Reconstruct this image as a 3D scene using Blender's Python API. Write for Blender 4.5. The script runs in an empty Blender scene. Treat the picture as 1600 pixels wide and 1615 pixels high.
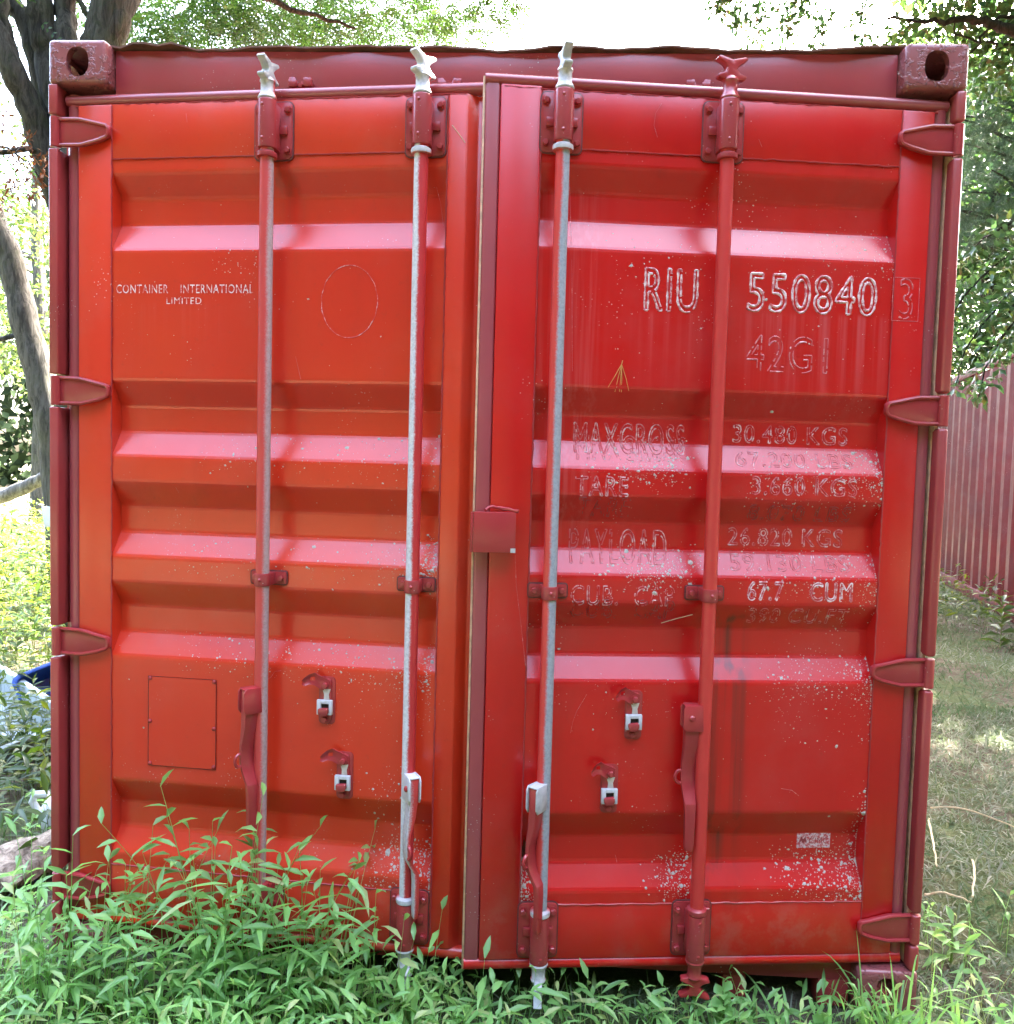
import bpy, bmesh, math, random
import numpy as np
from mathutils import Matrix, Vector
rng = np.random.default_rng(7)
random.seed(7)
scn = bpy.context.scene
col = scn.collection
rad = math.radians

# ------------------------------------------------------------------ camera
CAM = np.array([1.37532, -2.22330, 1.46811])
YAW, PITCH, ROLL, FPX, PW, PH = -0.044336, -0.054407, 0.026974, 1295.762, 1600.0, 1615.0


def cam_axes():
    cy, sy, cp, sp = math.cos(YAW), math.sin(YAW), math.cos(PITCH), math.sin(PITCH)
    f = np.array([sy * cp, cy * cp, sp]); r = np.array([cy, -sy, 0.0]); u = np.cross(r, f)
    c, s = math.cos(ROLL), math.sin(ROLL)
    return c * r + s * u, -s * r + c * u, f


RX, UX, FX = cam_axes()
cd = bpy.data.cameras.new('camera')
cd.sensor_fit = 'HORIZONTAL'; cd.sensor_width = 36.0; cd.lens = 36.0 * FPX / PW
cd.clip_start = 0.05; cd.clip_end = 3000
cam = bpy.data.objects.new('camera', cd); col.objects.link(cam)
cam.matrix_world = Matrix(((RX[0], UX[0], -FX[0], CAM[0]), (RX[1], UX[1], -FX[1], CAM[1]),
                           (RX[2], UX[2], -FX[2], CAM[2]), (0, 0, 0, 1)))
scn.camera = cam


def at(px, py, Y):
    """point of the place seen at a pixel of the photograph, at world depth Y"""
    d = (px - PW / 2) / FPX * RX - (py - PH / 2) / FPX * UX + FX
    return CAM + d * ((Y - CAM[1]) / d[1])


def on_ground(px, py, Z=0.0):
    d = (px - PW / 2) / FPX * RX - (py - PH / 2) / FPX * UX + FX
    return CAM + d * ((Z - CAM[2]) / d[2])


# ------------------------------------------------------------------ sky, sun, exposure
SUN_EL, SUN_AZ = rad(43), rad(40)      # azimuth from +Y towards +X: behind the container, a little to the right
world = bpy.data.worlds.new('World'); scn.world = world; world.use_nodes = True
wn = world.node_tree.nodes; wl = world.node_tree.links
bgn = wn['Background']; sky = wn.new('ShaderNodeTexSky'); sky.sky_type = 'NISHITA'; sky.sun_disc = False
sky.sun_elevation = SUN_EL; sky.sun_rotation = SUN_AZ
sky.air_density = 1.0; sky.dust_density = 6.5; sky.ozone_density = 1.0
wl.new(sky.outputs[0], bgn.inputs[0]); bgn.inputs[1].default_value = 0.15
sl = bpy.data.lights.new('sun', 'SUN'); sl.energy = 4.0; sl.angle = rad(0.5); sl.color = (1, .95, .86)
so = bpy.data.objects.new('sun', sl); col.objects.link(so)
sdir = Vector((math.sin(SUN_AZ) * math.cos(SUN_EL), math.cos(SUN_AZ) * math.cos(SUN_EL), math.sin(SUN_EL)))
so.rotation_euler = sdir.to_track_quat('Z', 'Y').to_euler(); so.location = (-4, 8, 12)
scn.view_settings.view_transform = 'Standard'; scn.view_settings.look = 'None'
scn.view_settings.gamma = 1.0; scn.view_settings.use_curve_mapping = False
scn.view_settings.exposure = 4.95
scn.cycles.max_bounces = 6; scn.cycles.diffuse_bounces = 3; scn.cycles.glossy_bounces = 3; scn.cycles.transmission_bounces = 3


# ------------------------------------------------------------------ materials
class NT:
    def __init__(s, name):
        s.m = bpy.data.materials.new(name); s.m.use_nodes = True
        s.n = s.m.node_tree.nodes; s.l = s.m.node_tree.links
        s.b = s.n['Principled BSDF']; s.out = s.n['Material Output']
        s.tc = None

    def coord(s, k='Object'):
        if s.tc is None: s.tc = s.n.new('ShaderNodeTexCoord')
        return s.tc.outputs[k]

    def set(s, sock, v):
        if hasattr(v, 'is_output') or isinstance(v, bpy.types.NodeSocket): s.l.new(v, sock)
        else: sock.default_value = v

    def mapping(s, v, scale=(1, 1, 1), loc=(0, 0, 0)):
        n = s.n.new('ShaderNodeMapping'); s.l.new(v, n.inputs[0])
        n.inputs['Scale'].default_value = scale; n.inputs['Location'].default_value = loc
        return n.outputs[0]

    def noise(s, scale, detail=4, rough=.55, vec=None, dist=0.0):
        n = s.n.new('ShaderNodeTexNoise'); n.inputs['Scale'].default_value = scale
        n.inputs['Detail'].default_value = detail; n.inputs['Roughness'].default_value = rough
        n.inputs['Distortion'].default_value = dist
        s.l.new(vec if vec is not None else s.coord(), n.inputs['Vector'])
        return n.outputs['Fac']

    def math(s, op, a, b=0.0, clamp=False):
        n = s.n.new('ShaderNodeMath'); n.operation = op; n.use_clamp = clamp
        s.set(n.inputs[0], a); s.set(n.inputs[1], b); return n.outputs[0]

    def ramp(s, v, lo, hi, a=0.0, b=1.0):
        n = s.n.new('ShaderNodeMapRange'); n.interpolation_type = 'SMOOTHSTEP'
        s.set(n.inputs['Value'], v); n.inputs['From Min'].default_value = lo; n.inputs['From Max'].default_value = hi
        n.inputs['To Min'].default_value = a; n.inputs['To Max'].default_value = b
        return n.outputs['Result']

    def mix(s, f, a, b):
        n = s.n.new('ShaderNodeMix'); n.data_type = 'RGBA'
        s.set(n.inputs[0], f)
        for i, c in ((6, a), (7, b)):
            if isinstance(c, tuple): n.inputs[i].default_value = (*c, 1)
            else: s.l.new(c, n.inputs[i])
        return n.outputs[2]

    def sep(s, v):
        n = s.n.new('ShaderNodeSeparateXYZ'); s.l.new(v, n.inputs[0]); return n.outputs

    def bump(s, h, strength, dist, prev=None):
        n = s.n.new('ShaderNodeBump'); n.inputs['Strength'].default_value = strength
        n.inputs['Distance'].default_value = dist; s.l.new(h, n.inputs['Height'])
        if prev is not None: s.l.new(prev, n.inputs['Normal'])
        return n.outputs[0]

    def fin(s, color, rough, normal=None, metal=0.0, spec=.5, coat=None):
        s.set(s.b.inputs['Base Color'], (*color, 1) if isinstance(color, tuple) else color)
        s.set(s.b.inputs['Roughness'], rough); s.set(s.b.inputs['Metallic'], metal)
        s.b.inputs['Specular IOR Level'].default_value = spec
        if normal is not None: s.l.new(normal, s.b.inputs['Normal'])
        return s.m


def paint(name, a, b, rough=.42, streaks=(), peel=0.0, splash=0.0, spec=.05, fade=.5, coat=1.52):
    """old sprayed-over container paint: two close reds, faint run marks, chalk and fine dirt"""
    t = NT(name); o = t.coord()
    c = t.mix(t.ramp(t.noise(1.3, 3, .5), .35, .68), a, b)
    c = t.mix(t.ramp(t.noise(2.3, 5, .62), .46, .74, 0, .30), c, (a[0] * .86, a[1] + .055, a[2] + .055))
    c = t.mix(t.ramp(t.noise(5.5, 5, .65, t.mapping(o, (1, 1, .35))), .55, .80, 0, .35), c, (a[0] * .62, a[1] * .7, a[2] * .8))
    run = t.noise(9, 4, .6, t.mapping(o, (1, 1, .05)))
    c = t.mix(t.ramp(run, .52, .74, 0, .22 * fade), c, tuple(min(1, x * .9 + .03) for x in a))
    dirt = t.noise(46, 5, .7)
    c = t.mix(t.ramp(dirt, .58, .80, 0, .30), c, (.20, .03, .022))
    spk = t.n.new('ShaderNodeTexVoronoi'); spk.inputs['Scale'].default_value = 85; t.l.new(o, spk.inputs['Vector'])
    gate = t.ramp(t.noise(4.5, 3, .6), .56, .66)
    sp = t.math('MULTIPLY', t.ramp(spk.outputs['Distance'], .10, .17, 1, 0), gate)
    c = t.mix(t.math('MULTIPLY', sp, .55), c, (.55, .45, .42))
    x, y, z = t.sep(o)
    for (x0, x1, z0, z1, colr, amt, fr) in streaks:
        n = t.noise(fr, 3, .6, t.mapping(o, (1, 1, .025)))
        wx = t.math('MULTIPLY', t.ramp(x, x0 - .03, x0 + .03), t.ramp(x, x1 - .03, x1 + .03, 1, 0))
        wz = t.math('MULTIPLY', t.ramp(z, z0, z0 + .35), t.ramp(z, z1 - .02, z1, 1, 0))
        m = t.math('MULTIPLY', t.math('MULTIPLY', wx, wz), t.ramp(n, .42, .72))
        c = t.mix(t.math('MULTIPLY', m, amt), c, colr)
    if splash:
        m = t.math('MULTIPLY', t.ramp(t.noise(11, 5, .65), .45, .66), t.ramp(t.math('ADD', z, t.noise(3, 3)), .62, .86, 1, 0))
        c = t.mix(t.math('MULTIPLY', m, splash), c, (.30, .20, .15))
    h = t.noise(3.2, 2, .5)
    nr = t.bump(h, .09, .02)
    nr = t.bump(t.noise(260, 2, .5), .05, .002, nr)
    if peel:
        pk = t.ramp(t.noise(38, 4, .65), .50, .56)
        nr = t.bump(pk, .9, .004, nr)
        c = t.mix(t.math('MULTIPLY', t.ramp(t.noise(52, 4, .7), .60, .66), peel), c, (.10, .03, .028))
    rg = t.ramp(t.noise(6, 4, .6), .3, .75, rough - .06, rough + .12)
    t.b.inputs['Coat Weight'].default_value = 1.0; t.b.inputs['Coat Roughness'].default_value = .25; t.b.inputs['Coat IOR'].default_value = coat
    t.l.new(nr, t.b.inputs['Coat Normal'])
    return t.fin(c, rg, nr, spec=spec)


def worn_bar(name, red, zinc, direction, thr, spread=.25):
    """red paint worn to zinc on one flank; the mask is fixed to the bar, with a ragged speckled edge"""
    t = NT(name); nx, ny, nz = t.sep(t.coord('Normal'))
    d = t.math('ADD', t.math('MULTIPLY', nx, direction[0]), t.math('MULTIPLY', ny, direction[1]))
    d = t.math('ADD', d, t.math('MULTIPLY', t.math('SUBTRACT', t.noise(230, 4, .7), .5), .7))
    d = t.math('ADD', d, t.math('MULTIPLY', t.math('SUBTRACT', t.noise(3.0, 3, .6), .5), .8))
    m = t.ramp(d, thr - spread / 2, thr + spread / 2)
    grain = t.noise(120, 4, .7)
    zc = t.mix(t.ramp(grain, .35, .7), zinc, tuple(x * .72 for x in zinc))
    c = t.mix(m, red, zc)
    c = t.mix(t.ramp(t.noise(60, 5, .7), .6, .78, 0, .45), c, (.25, .09, .07))
    nr = t.bump(grain, .12, .002)
    return t.fin(c, t.math('ADD', t.math('MULTIPLY', m, .1), .38), nr, spec=.5)


RED_A, RED_B = (.62, .040, .026), (.56, .028, .024)
M = {}
M['door_l'] = paint('paint_door_left', (.59, .034, .010), (.55, .021, .009), .40, splash=.35,
                    streaks=((.55, .66, 1.9, 2.3, (.22, .05, .03), .5, 30), (.20, .46, 1.70, 1.90, (.70, .22, .20), .12, 60)))
M['door_r'] = paint('paint_door_right', (.50, .007, .006), (.46, .004, .006), .40, splash=.2,
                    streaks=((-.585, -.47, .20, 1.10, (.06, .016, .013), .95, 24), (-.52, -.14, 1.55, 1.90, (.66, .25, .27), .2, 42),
                             (-.80, -.64, 1.6, 1.89, (.66, .25, .27), .12, 45), (-1.05, -.9, 1.1, 2.2, (.62, .2, .2), .18, 60)))
M['frame'] = paint('paint_frame', (.34, .042, .042), (.28, .032, .034), .48, fade=.8)
M['cast'] = paint('paint_casting', (.26, .065, .066), (.21, .048, .052), .55, peel=.9)
M['header'] = paint('paint_header', (.36, .045, .052), (.30, .036, .045), .45)
M['hw'] = paint('paint_hardware', (.36, .030, .033), (.29, .020, .025), .42)
M['gasket'] = paint('paint_gasket', (.33, .055, .062), (.27, .045, .054), .45)
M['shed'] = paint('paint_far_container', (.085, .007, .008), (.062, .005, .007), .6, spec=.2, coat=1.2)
M['bar1'] = worn_bar('worn_bar_a', (.50, .045, .042), (.42, .30, .30), (1, -.15), .70, .6)
M['bar2'] = worn_bar('worn_bar_b', (.46, .024, .028), (.62, .59, .61), (-.9, -.45), .45, .45)
M['bar3'] = worn_bar('worn_bar_c', (.54, .040, .035), (.32, .33, .37), (.85, -.5), .36, .5)
M['bar4'] = worn_bar('worn_bar_d', (.50, .030, .028), (.50, .42, .42), (1, 0), 2.2, .3)


def plain(name, c, rough=.5, var=.25, scale=14, bumps=.1, metal=0.0, spec=.5, bscale=None):
    t = NT(name)
    cc = t.mix(t.ramp(t.noise(scale, 5, .65), .35, .7), c, tuple(max(0, x * (1 - var)) for x in c))
    nr = t.bump(t.noise(bscale or scale * 4, 4, .6), bumps, .01)
    return t.fin(cc, rough, nr, metal, spec)


M['zinc'] = plain('worn_zinc', (.44, .43, .44), .42, .3, 40)
M['white_metal'] = plain('chalky_white_metal', (.56, .54, .56), .45, .18, 50)
M['zinc_red'] = worn_bar('zinc_with_red_rests', (.46, .03, .03), (.50, .46, .47), (0, -1), .2, .5)
M['tan'] = plain('tan_seal', (.66, .38, .23), .7, .4, 30)
M['dark'] = plain('recess_shade', (.020, .014, .013), .8, .3, 8)  # near-black colour standing for the shade in openings and behind parts
M['rustplate'] = plain('rust_brown', (.16, .07, .04), .75, .4, 30)
M['grime'] = plain('dark_red_grime', (.13, .018, .018), .6, .5, 60)
M['lichen'] = plain('pale_lichen_flecks', (.48, .42, .36), .8, .3, 200)
M['ghost'] = None
t = NT('worn_lettering')
m_ = t.ramp(t.noise(55, 5, .7), .40, .60)
M['ghost'] = t.fin(t.mix(m_, (.48, .06, .07), (.74, .58, .58)), .5, spec=.5)
t = NT('half_worn_lettering'); m_ = t.ramp(t.noise(45, 5, .7), .44, .64); M['ghost_mid'] = t.fin(t.mix(m_, (.48, .03, .035), (.66, .44, .44)), .5)
t = NT('faint_lettering')
m_ = t.ramp(t.noise(40, 5, .7), .50, .68)
M['ghost_faint'] = t.fin(t.mix(m_, (.50, .07, .08), (.70, .46, .46)), .45, spec=.5)
t = NT('shadow_edge_lettering')
M['ghost_shadow'] = t.fin((.22, .012, .016), .45)  # dark tone painting the shadow along worn letter edges
M['needle'] = plain('orange_pine_needle', (.62, .27, .07), .6, .2, 30)
M['straw'] = plain('dry_straw', (.58, .47, .28), .7, .3, 30)
M['deadleaf'] = plain('dry_brown_leaf', (.34, .18, .07), .7, .4, 30)
t = NT('scuffed_decal'); M['decal'] = t.fin(t.mix(t.ramp(t.noise(120, 5, .75), .42, .60), (.50, .05, .06), (.66, .50, .53)), .5)


def bark(name, a, b, moss, k=1.0):
    t = NT(name); o = t.mapping(t.coord(), (1, 1, .18))
    n = t.noise(26 * k, 6, .7, o, .6)
    c = t.mix(t.ramp(n, .35, .65), a, b)
    c = t.mix(t.ramp(t.noise(3.5, 5, .7), .48, .68, 0, .6), c, moss)
    return t.fin(c, .9, t.bump(n, .9, .03), spec=.2)


M['bark'] = bark('grey_green_bark', (0.0175, 0.0156, 0.0117), (0.0663, 0.0605, 0.0468), (0.0390, 0.0507, 0.0195))
M['bark_pale'] = bark('pale_grey_bark', (0.0390, 0.0370, 0.0331), (0.1287, 0.1209, 0.1092), (0.0780, 0.0819, 0.0507))
M['bark_dark'] = bark('dark_bark', (0.0117, 0.0104, 0.0084), (0.0390, 0.0351, 0.0292), (0.0234, 0.0273, 0.0156))
M['wood'] = bark('weathered_wood', (.16, .12, .09), (.50, .41, .31), (.30, .25, .18))
M['wood_grey'] = bark('grey_dead_wood', (.09, .085, .08), (.30, .285, .27), (.17, .165, .15))


def leafmat(name, stops, trans=.45, rough=.42, spec=.5):
    t = NT(name)
    at_ = t.n.new('ShaderNodeAttribute'); at_.attribute_name = 'tint'
    cr = t.n.new('ShaderNodeValToRGB'); t.l.new(at_.outputs['Fac'], cr.inputs[0])
    e = cr.color_ramp.elements
    e[0].position = stops[0][0]; e[0].color = (*stops[0][1], 1)
    e[1].position = stops[-1][0]; e[1].color = (*stops[-1][1], 1)
    for p, c in stops[1:-1]:
        x = e.new(p); x.color = (*c, 1)
    c = cr.outputs[0]
    t.fin(c, rough, spec=spec)
    tr = t.n.new('ShaderNodeBsdfTranslucent')
    hs = t.n.new('ShaderNodeHueSaturation'); hs.inputs['Hue'].default_value = .485; hs.inputs['Saturation'].default_value = 1.1
    hs.inputs['Value'].default_value = 1.5; t.l.new(c, hs.inputs['Color']); t.l.new(hs.outputs[0], tr.inputs['Color'])
    mx = t.n.new('ShaderNodeMixShader'); mx.inputs[0].default_value = trans
    t.l.new(t.b.outputs[0], mx.inputs[1]); t.l.new(tr.outputs[0], mx.inputs[2]); t.l.new(mx.outputs[0], t.out.inputs[0])
    return t.m


M['grass'] = leafmat('stiltgrass_leaf', [(0, (0.134, 0.275, 0.081)), (.5, (0.205, 0.404, 0.121)), (.85, (0.261, 0.465, 0.143)), (1, (0.366, 0.439, 0.176))], .48, .38)
M['weed'] = leafmat('sunny_weed_leaf', [(0, (0.029, 0.063, 0.013)), (.6, (0.059, 0.105, 0.017)), (1, (0.126, 0.160, 0.025))], .45)
M['dry'] = leafmat('dry_mown_grass', [(0, (0.057, 0.108, 0.042)), (.4, (0.108, 0.150, 0.075)), (.75, (0.182, 0.198, 0.141)), (1, (0.285, 0.288, 0.222))], .3, .6, .3)
M['locust'] = leafmat('locust_leaf', [(0, (0.018, 0.054, 0.012)), (.6, (0.035, 0.088, 0.017)), (1, (0.064, 0.129, 0.028))], .48)
M['maple'] = leafmat('maple_leaf', [(0, (0.021, 0.056, 0.018)), (.6, (0.039, 0.086, 0.023)), (1, (0.082, 0.127, 0.035))], .48)
M['pine'] = leafmat('pine_needles', [(0, (0.027, 0.060, 0.036)), (.6, (0.048, 0.096, 0.054)), (1, (0.096, 0.144, 0.072))], .3, .5)
M['bush'] = leafmat('glossy_bush_leaf', [(0, (0.034, 0.083, 0.030)), (.7, (0.060, 0.128, 0.045)), (1, (0.165, 0.240, 0.053))], .35, .28, .7)
M['brownleaf'] = leafmat('withered_leaf', [(0, (0.084, 0.032, 0.013)), (1, (0.151, 0.067, 0.029))], .4)
M['woods'] = leafmat('wood_leaf', [(0, (.016, .026, .012)), (.6, (.025, .040, .018)), (1, (.042, .060, .026))], .15, .8, .05)
M['far'] = leafmat('far_leaf', [(0, (0.030, 0.057, 0.015)), (.6, (0.051, 0.084, 0.021)), (1, (0.090, 0.120, 0.036))], .5)


# ------------------------------------------------------------------ mesh helpers
class MB:
    def __init__(s): s.v = []; s.f = []

    def add(s, vs, fs):
        k = len(s.v); s.v += [tuple(map(float, p)) for p in vs]; s.f += [[i + k for i in f] for f in fs]; return s

    def box(s, x0, x1, y0, y1, z0, z1):
        return s.add([(x0, y0, z0), (x1, y0, z0), (x1, y1, z0), (x0, y1, z0), (x0, y0, z1), (x1, y0, z1), (x1, y1, z1), (x0, y1, z1)],
                     [(0, 3, 2, 1), (4, 5, 6, 7), (0, 1, 5, 4), (1, 2, 6, 5), (2, 3, 7, 6), (3, 0, 4, 7)])

    def tube(s, pts, rs, n=10, cap=True, closed=False):
        pts = [np.array(p, float) for p in pts]; N = len(pts)
        if not hasattr(rs, '__len__'): rs = [rs] * N
        vs = []; prev = None
        for i in range(N):
            if closed: d = pts[(i + 1) % N] - pts[i - 1]
            else: d = pts[min(i + 1, N - 1)] - pts[max(i - 1, 0)]
            d = d / (np.linalg.norm(d) + 1e-12)
            if prev is None:
                a = np.array([0, 0, 1.0]) if abs(d[2]) < .9 else np.array([1.0, 0, 0])
            else: a = prev
            u = a - d * (a @ d); u /= np.linalg.norm(u) + 1e-12; prev = u
            w = np.cross(d, u)
            for k in range(n):
                t = 2 * math.pi * k / n
                vs.append(pts[i] + rs[i] * (math.cos(t) * u + math.sin(t) * w))
        fs = []
        for i in range(N if closed else N - 1):
            j = (i + 1) % N
            for k in range(n):
                l = (k + 1) % n
                fs.append((i * n + k, i * n + l, j * n + l, j * n + k))
        if cap and not closed:
            fs.append(tuple(range(n - 1, -1, -1))); fs.append(tuple((N - 1) * n + k for k in range(n)))
        return s.add(vs, fs)

    def lathe(s, prof, n=20, cx=0, cy=0):
        """profile of (r, z) turned about the vertical axis through cx, cy"""
        return s.tube([(cx, cy, z) for r, z in prof], [r for r, z in prof], n)

    def prism(s, poly, y0, y1):
        """polygon in x,z pushed from y0 (front) to y1"""
        n = len(poly)
        vs = [(x, y0, z) for x, z in poly] + [(x, y1, z) for x, z in poly]
        a = sum(poly[i][0] * poly[(i + 1) % n][1] - poly[(i + 1) % n][0] * poly[i][1] for i in range(n))
        f0 = tuple(range(n)); f1 = tuple(range(2 * n - 1, n - 1, -1))
        if a < 0: f0 = f0[::-1]; f1 = f1[::-1]
        fs = [f0, f1]
        for i in range(n):
            j = (i + 1) % n
            q = (i, i + n, j + n, j)
            fs.append(q if a > 0 else q[::-1])
        return s.add(vs, fs)

    def mesh(s, name, mat, bevel=0.0, seg=2, smooth=35, mats=None):
        me = bpy.data.meshes.new(name); me.from_pydata(s.v, [], s.f)
        if bevel:
            bm = bmesh.new(); bm.from_mesh(me)
            bmesh.ops.remove_doubles(bm, verts=bm.verts, dist=1e-5)
            es = [e for e in bm.edges if len(e.link_faces) == 2 and e.calc_face_angle(0) > rad(24)]
            bmesh.ops.bevel(bm, geom=es, offset=bevel, segments=seg, affect='EDGES', profile=.5, clamp_overlap=True)
            bm.to_mesh(me); bm.free()
        if mat is not None: me.materials.append(mat)
        me.update()
        if smooth:
            me.polygons.foreach_set('use_smooth', [True] * len(me.polygons))
            me.set_sharp_from_angle(angle=rad(smooth))
        return me

    def build(s, name, mat, parent=None, bevel=0.0, seg=2, smooth=35, loc=None, rot=None):
        return link(name, s.mesh(name, mat, bevel, seg, smooth), parent, loc, rot)


def link(name, me, parent=None, loc=None, rot=None):
    o = bpy.data.objects.new(name, me); col.objects.link(o)
    if parent is not None: o.parent = parent
    if loc is not None: o.location = loc
    if rot is not None: o.rotation_euler = rot
    return o


def tag(o, label=None, cat=None, group=None, kind=None):
    if label: o['label'] = label
    if cat: o['category'] = cat
    if group: o['group'] = group
    if kind: o['kind'] = kind
    return o


def empty(name, loc=(0, 0, 0), label=None, cat=None, group=None, rz=0):
    o = bpy.data.objects.new(name, None); col.objects.link(o); o.location = loc; o.rotation_euler = (0, 0, rz)
    o.empty_display_size = .2
    return tag(o, label, cat, group)


def npmesh(name, V, F, mat, tint=None, smooth=False):
    """V (n,3), F (m,k) numpy; one tint per face"""
    me = bpy.data.meshes.new(name)
    V = np.asarray(V, np.float32); F = np.asarray(F, np.int32); m, k = F.shape
    me.vertices.add(len(V)); me.vertices.foreach_set('co', V.ravel())
    me.loops.add(m * k); me.loops.foreach_set('vertex_index', F.ravel())
    me.polygons.add(m); me.polygons.foreach_set('loop_start', np.arange(0, m * k, k, dtype=np.int32))
    me.update(calc_edges=True)
    if tint is not None:
        a = me.attributes.new('tint', 'FLOAT', 'FACE'); a.data.foreach_set('value', np.asarray(tint, np.float32))
    if smooth: me.polygons.foreach_set('use_smooth', [True] * m)
    me.materials.append(mat)
    return me


def unit(a): return a / (np.linalg.norm(a, axis=-1, keepdims=True) + 1e-12)


def blades(P, D, L, Wd, droop=.25, N=None, tint=None, fold=.25, broad=.35):
    """leaf blades of 3 segments: (verts, faces, tint); lanceolate, folded along the midrib, drooping"""
    n = len(P); P = np.asarray(P); D = unit(np.asarray(D)); L = np.broadcast_to(L, n)[:, None]; Wd = np.broadcast_to(Wd, n)[:, None]
    droop = np.broadcast_to(droop, n)[:, None]
    if N is None:
        N = np.array([0, 0, 1.0]) + rng.normal(0, .35, (n, 3))
    B = unit(np.cross(D, N)); N = unit(np.cross(B, D))
    dn = np.array([0, 0, -1.0])
    ts = (0, broad, .70, 1.0); ws = (.16, 1.0, .66, 0.0)
    rows = []
    for t, w in zip(ts, ws):
        c = P + D * L * t + dn * droop * L * t * t
        if w == 0: rows.append(c[:, None]); continue
        rows.append(np.stack([c + B * Wd * .5 * w + N * Wd * fold * w, c, c - B * Wd * .5 * w + N * Wd * fold * w], 1))
    V = np.concatenate(rows, 1)            # n,10,3
    f = np.array([(0, 1, 4, 3), (1, 2, 5, 4), (3, 4, 7, 6), (4, 5, 8, 7), (6, 7, 9, 9), (7, 8, 9, 9)])
    q = f[:4]; tr = f[4:, :3]
    base = (np.arange(n) * 10)[:, None, None]
    T = np.concatenate([np.stack([q[:, [0, 1, 2]], q[:, [0, 2, 3]]], 1).reshape(-1, 3), tr])
    F = (base + T[None]).reshape(-1, 3)
    if tint is None: tint = rng.random(n)
    return V.reshape(-1, 3), F, np.repeat(tint, len(T))


def diamonds(P, D, L, Wd, N=None, tint=None, fold=.2):
    n = len(P); D = unit(D); L = np.broadcast_to(L, n)[:, None]; Wd = np.broadcast_to(Wd, n)[:, None]
    if N is None: N = unit(rng.normal(0, 1, (n, 3)) + np.array([0, 0, .9]))
    B = unit(np.cross(D, N)); N = unit(np.cross(B, D))
    V = np.stack([P, P + D * L * .45 + B * Wd * .5 + N * Wd * fold, P + D * L, P + D * L * .45 - B * Wd * .5 + N * Wd * fold], 1)
    base = (np.arange(n) * 4)[:, None, None]
    F = (base + np.array([(0, 1, 2), (0, 2, 3)])[None]).reshape(-1, 3)
    if tint is None: tint = rng.random(n)
    return V.reshape(-1, 3), F, np.repeat(tint, 2)


def join(parts):
    V = []; F = []; T = []; k = 0
    for v, f, t in parts:
        V.append(v); F.append(f + k); T.append(t); k += len(v)
    return np.concatenate(V), np.concatenate(F), np.concatenate(T)


def rnd(a, b): return random.uniform(a, b)


# ================================================================== SETTING: ground
def ground_z(x, y):
    x = np.asarray(x, float); y = np.asarray(y, float)
    z = .10 * np.exp(-((x + .9) ** 2) / .9 - ((y + .1) ** 2) / 2.2)
    z = z + .018 * np.sin(1.7 * x + .6) * np.cos(1.3 * y) + .012 * np.sin(4.1 * x) * np.sin(3.3 * y + 1)
    far = np.clip((np.hypot(x - 1.2, y) - 8) / 40, 0, 1)
    return z - .015 + far * .25 * np.sin(x * .05) * np.cos(y * .06)


gx = np.unique(np.concatenate([np.linspace(-5, 8, 105), np.linspace(-60, 60, 61), np.geomspace(60, 900, 10), -np.geomspace(60, 900, 10)]))
gy = np.unique(np.concatenate([np.linspace(-4, 10, 105), np.linspace(-40, 80, 61), np.geomspace(80, 900, 10), -np.geomspace(40, 900, 10)]))
GX, GY = np.meshgrid(gx, gy)
V = np.stack([GX, GY, ground_z(GX, GY)], -1).reshape(-1, 3)
ny_, nx_ = GX.shape
I = np.arange(ny_ * nx_).reshape(ny_, nx_)
F = np.stack([I[:-1, :-1], I[:-1, 1:], I[1:, 1:], I[1:, :-1]], -1).reshape(-1, 4)
t = NT('ground_soil_and_thatch'); o_ = t.coord()
n1 = t.noise(1.1, 5, .6); n2 = t.noise(9, 6, .7); n3 = t.noise(70, 5, .7)
c = t.mix(t.ramp(n2, .35, .65), (.085, .062, .043), (.16, .128, .09))
c = t.mix(t.ramp(n1, .42, .58), c, (.085, .11, .04))
c = t.mix(t.ramp(n3, .5, .72, 0, .6), c, (.24, .205, .14))
M['ground'] = t.fin(c, .95, t.bump(n3, .8, .03, t.bump(n2, .5, .05)), spec=.15)
g = link('ground', npmesh('ground', V, F, M['ground'], smooth=True)); tag(g, kind='structure')

# ================================================================== THE RED CONTAINER
HX, HY = .040, .0278            # hinge line of the doors
TH_L, TH_R = rad(4.8545), rad(6.6939)
box = empty('shipping_container', (0, 0, 0), 'faded red shipping container seen from its two corrugated end doors, slightly ajar', 'container')
Wc, Hc, Lc = 2.438, 2.591, 12.19
HINGE_Z = [2.390, 1.689, .986, .277]; HINGE_H = .083


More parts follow.
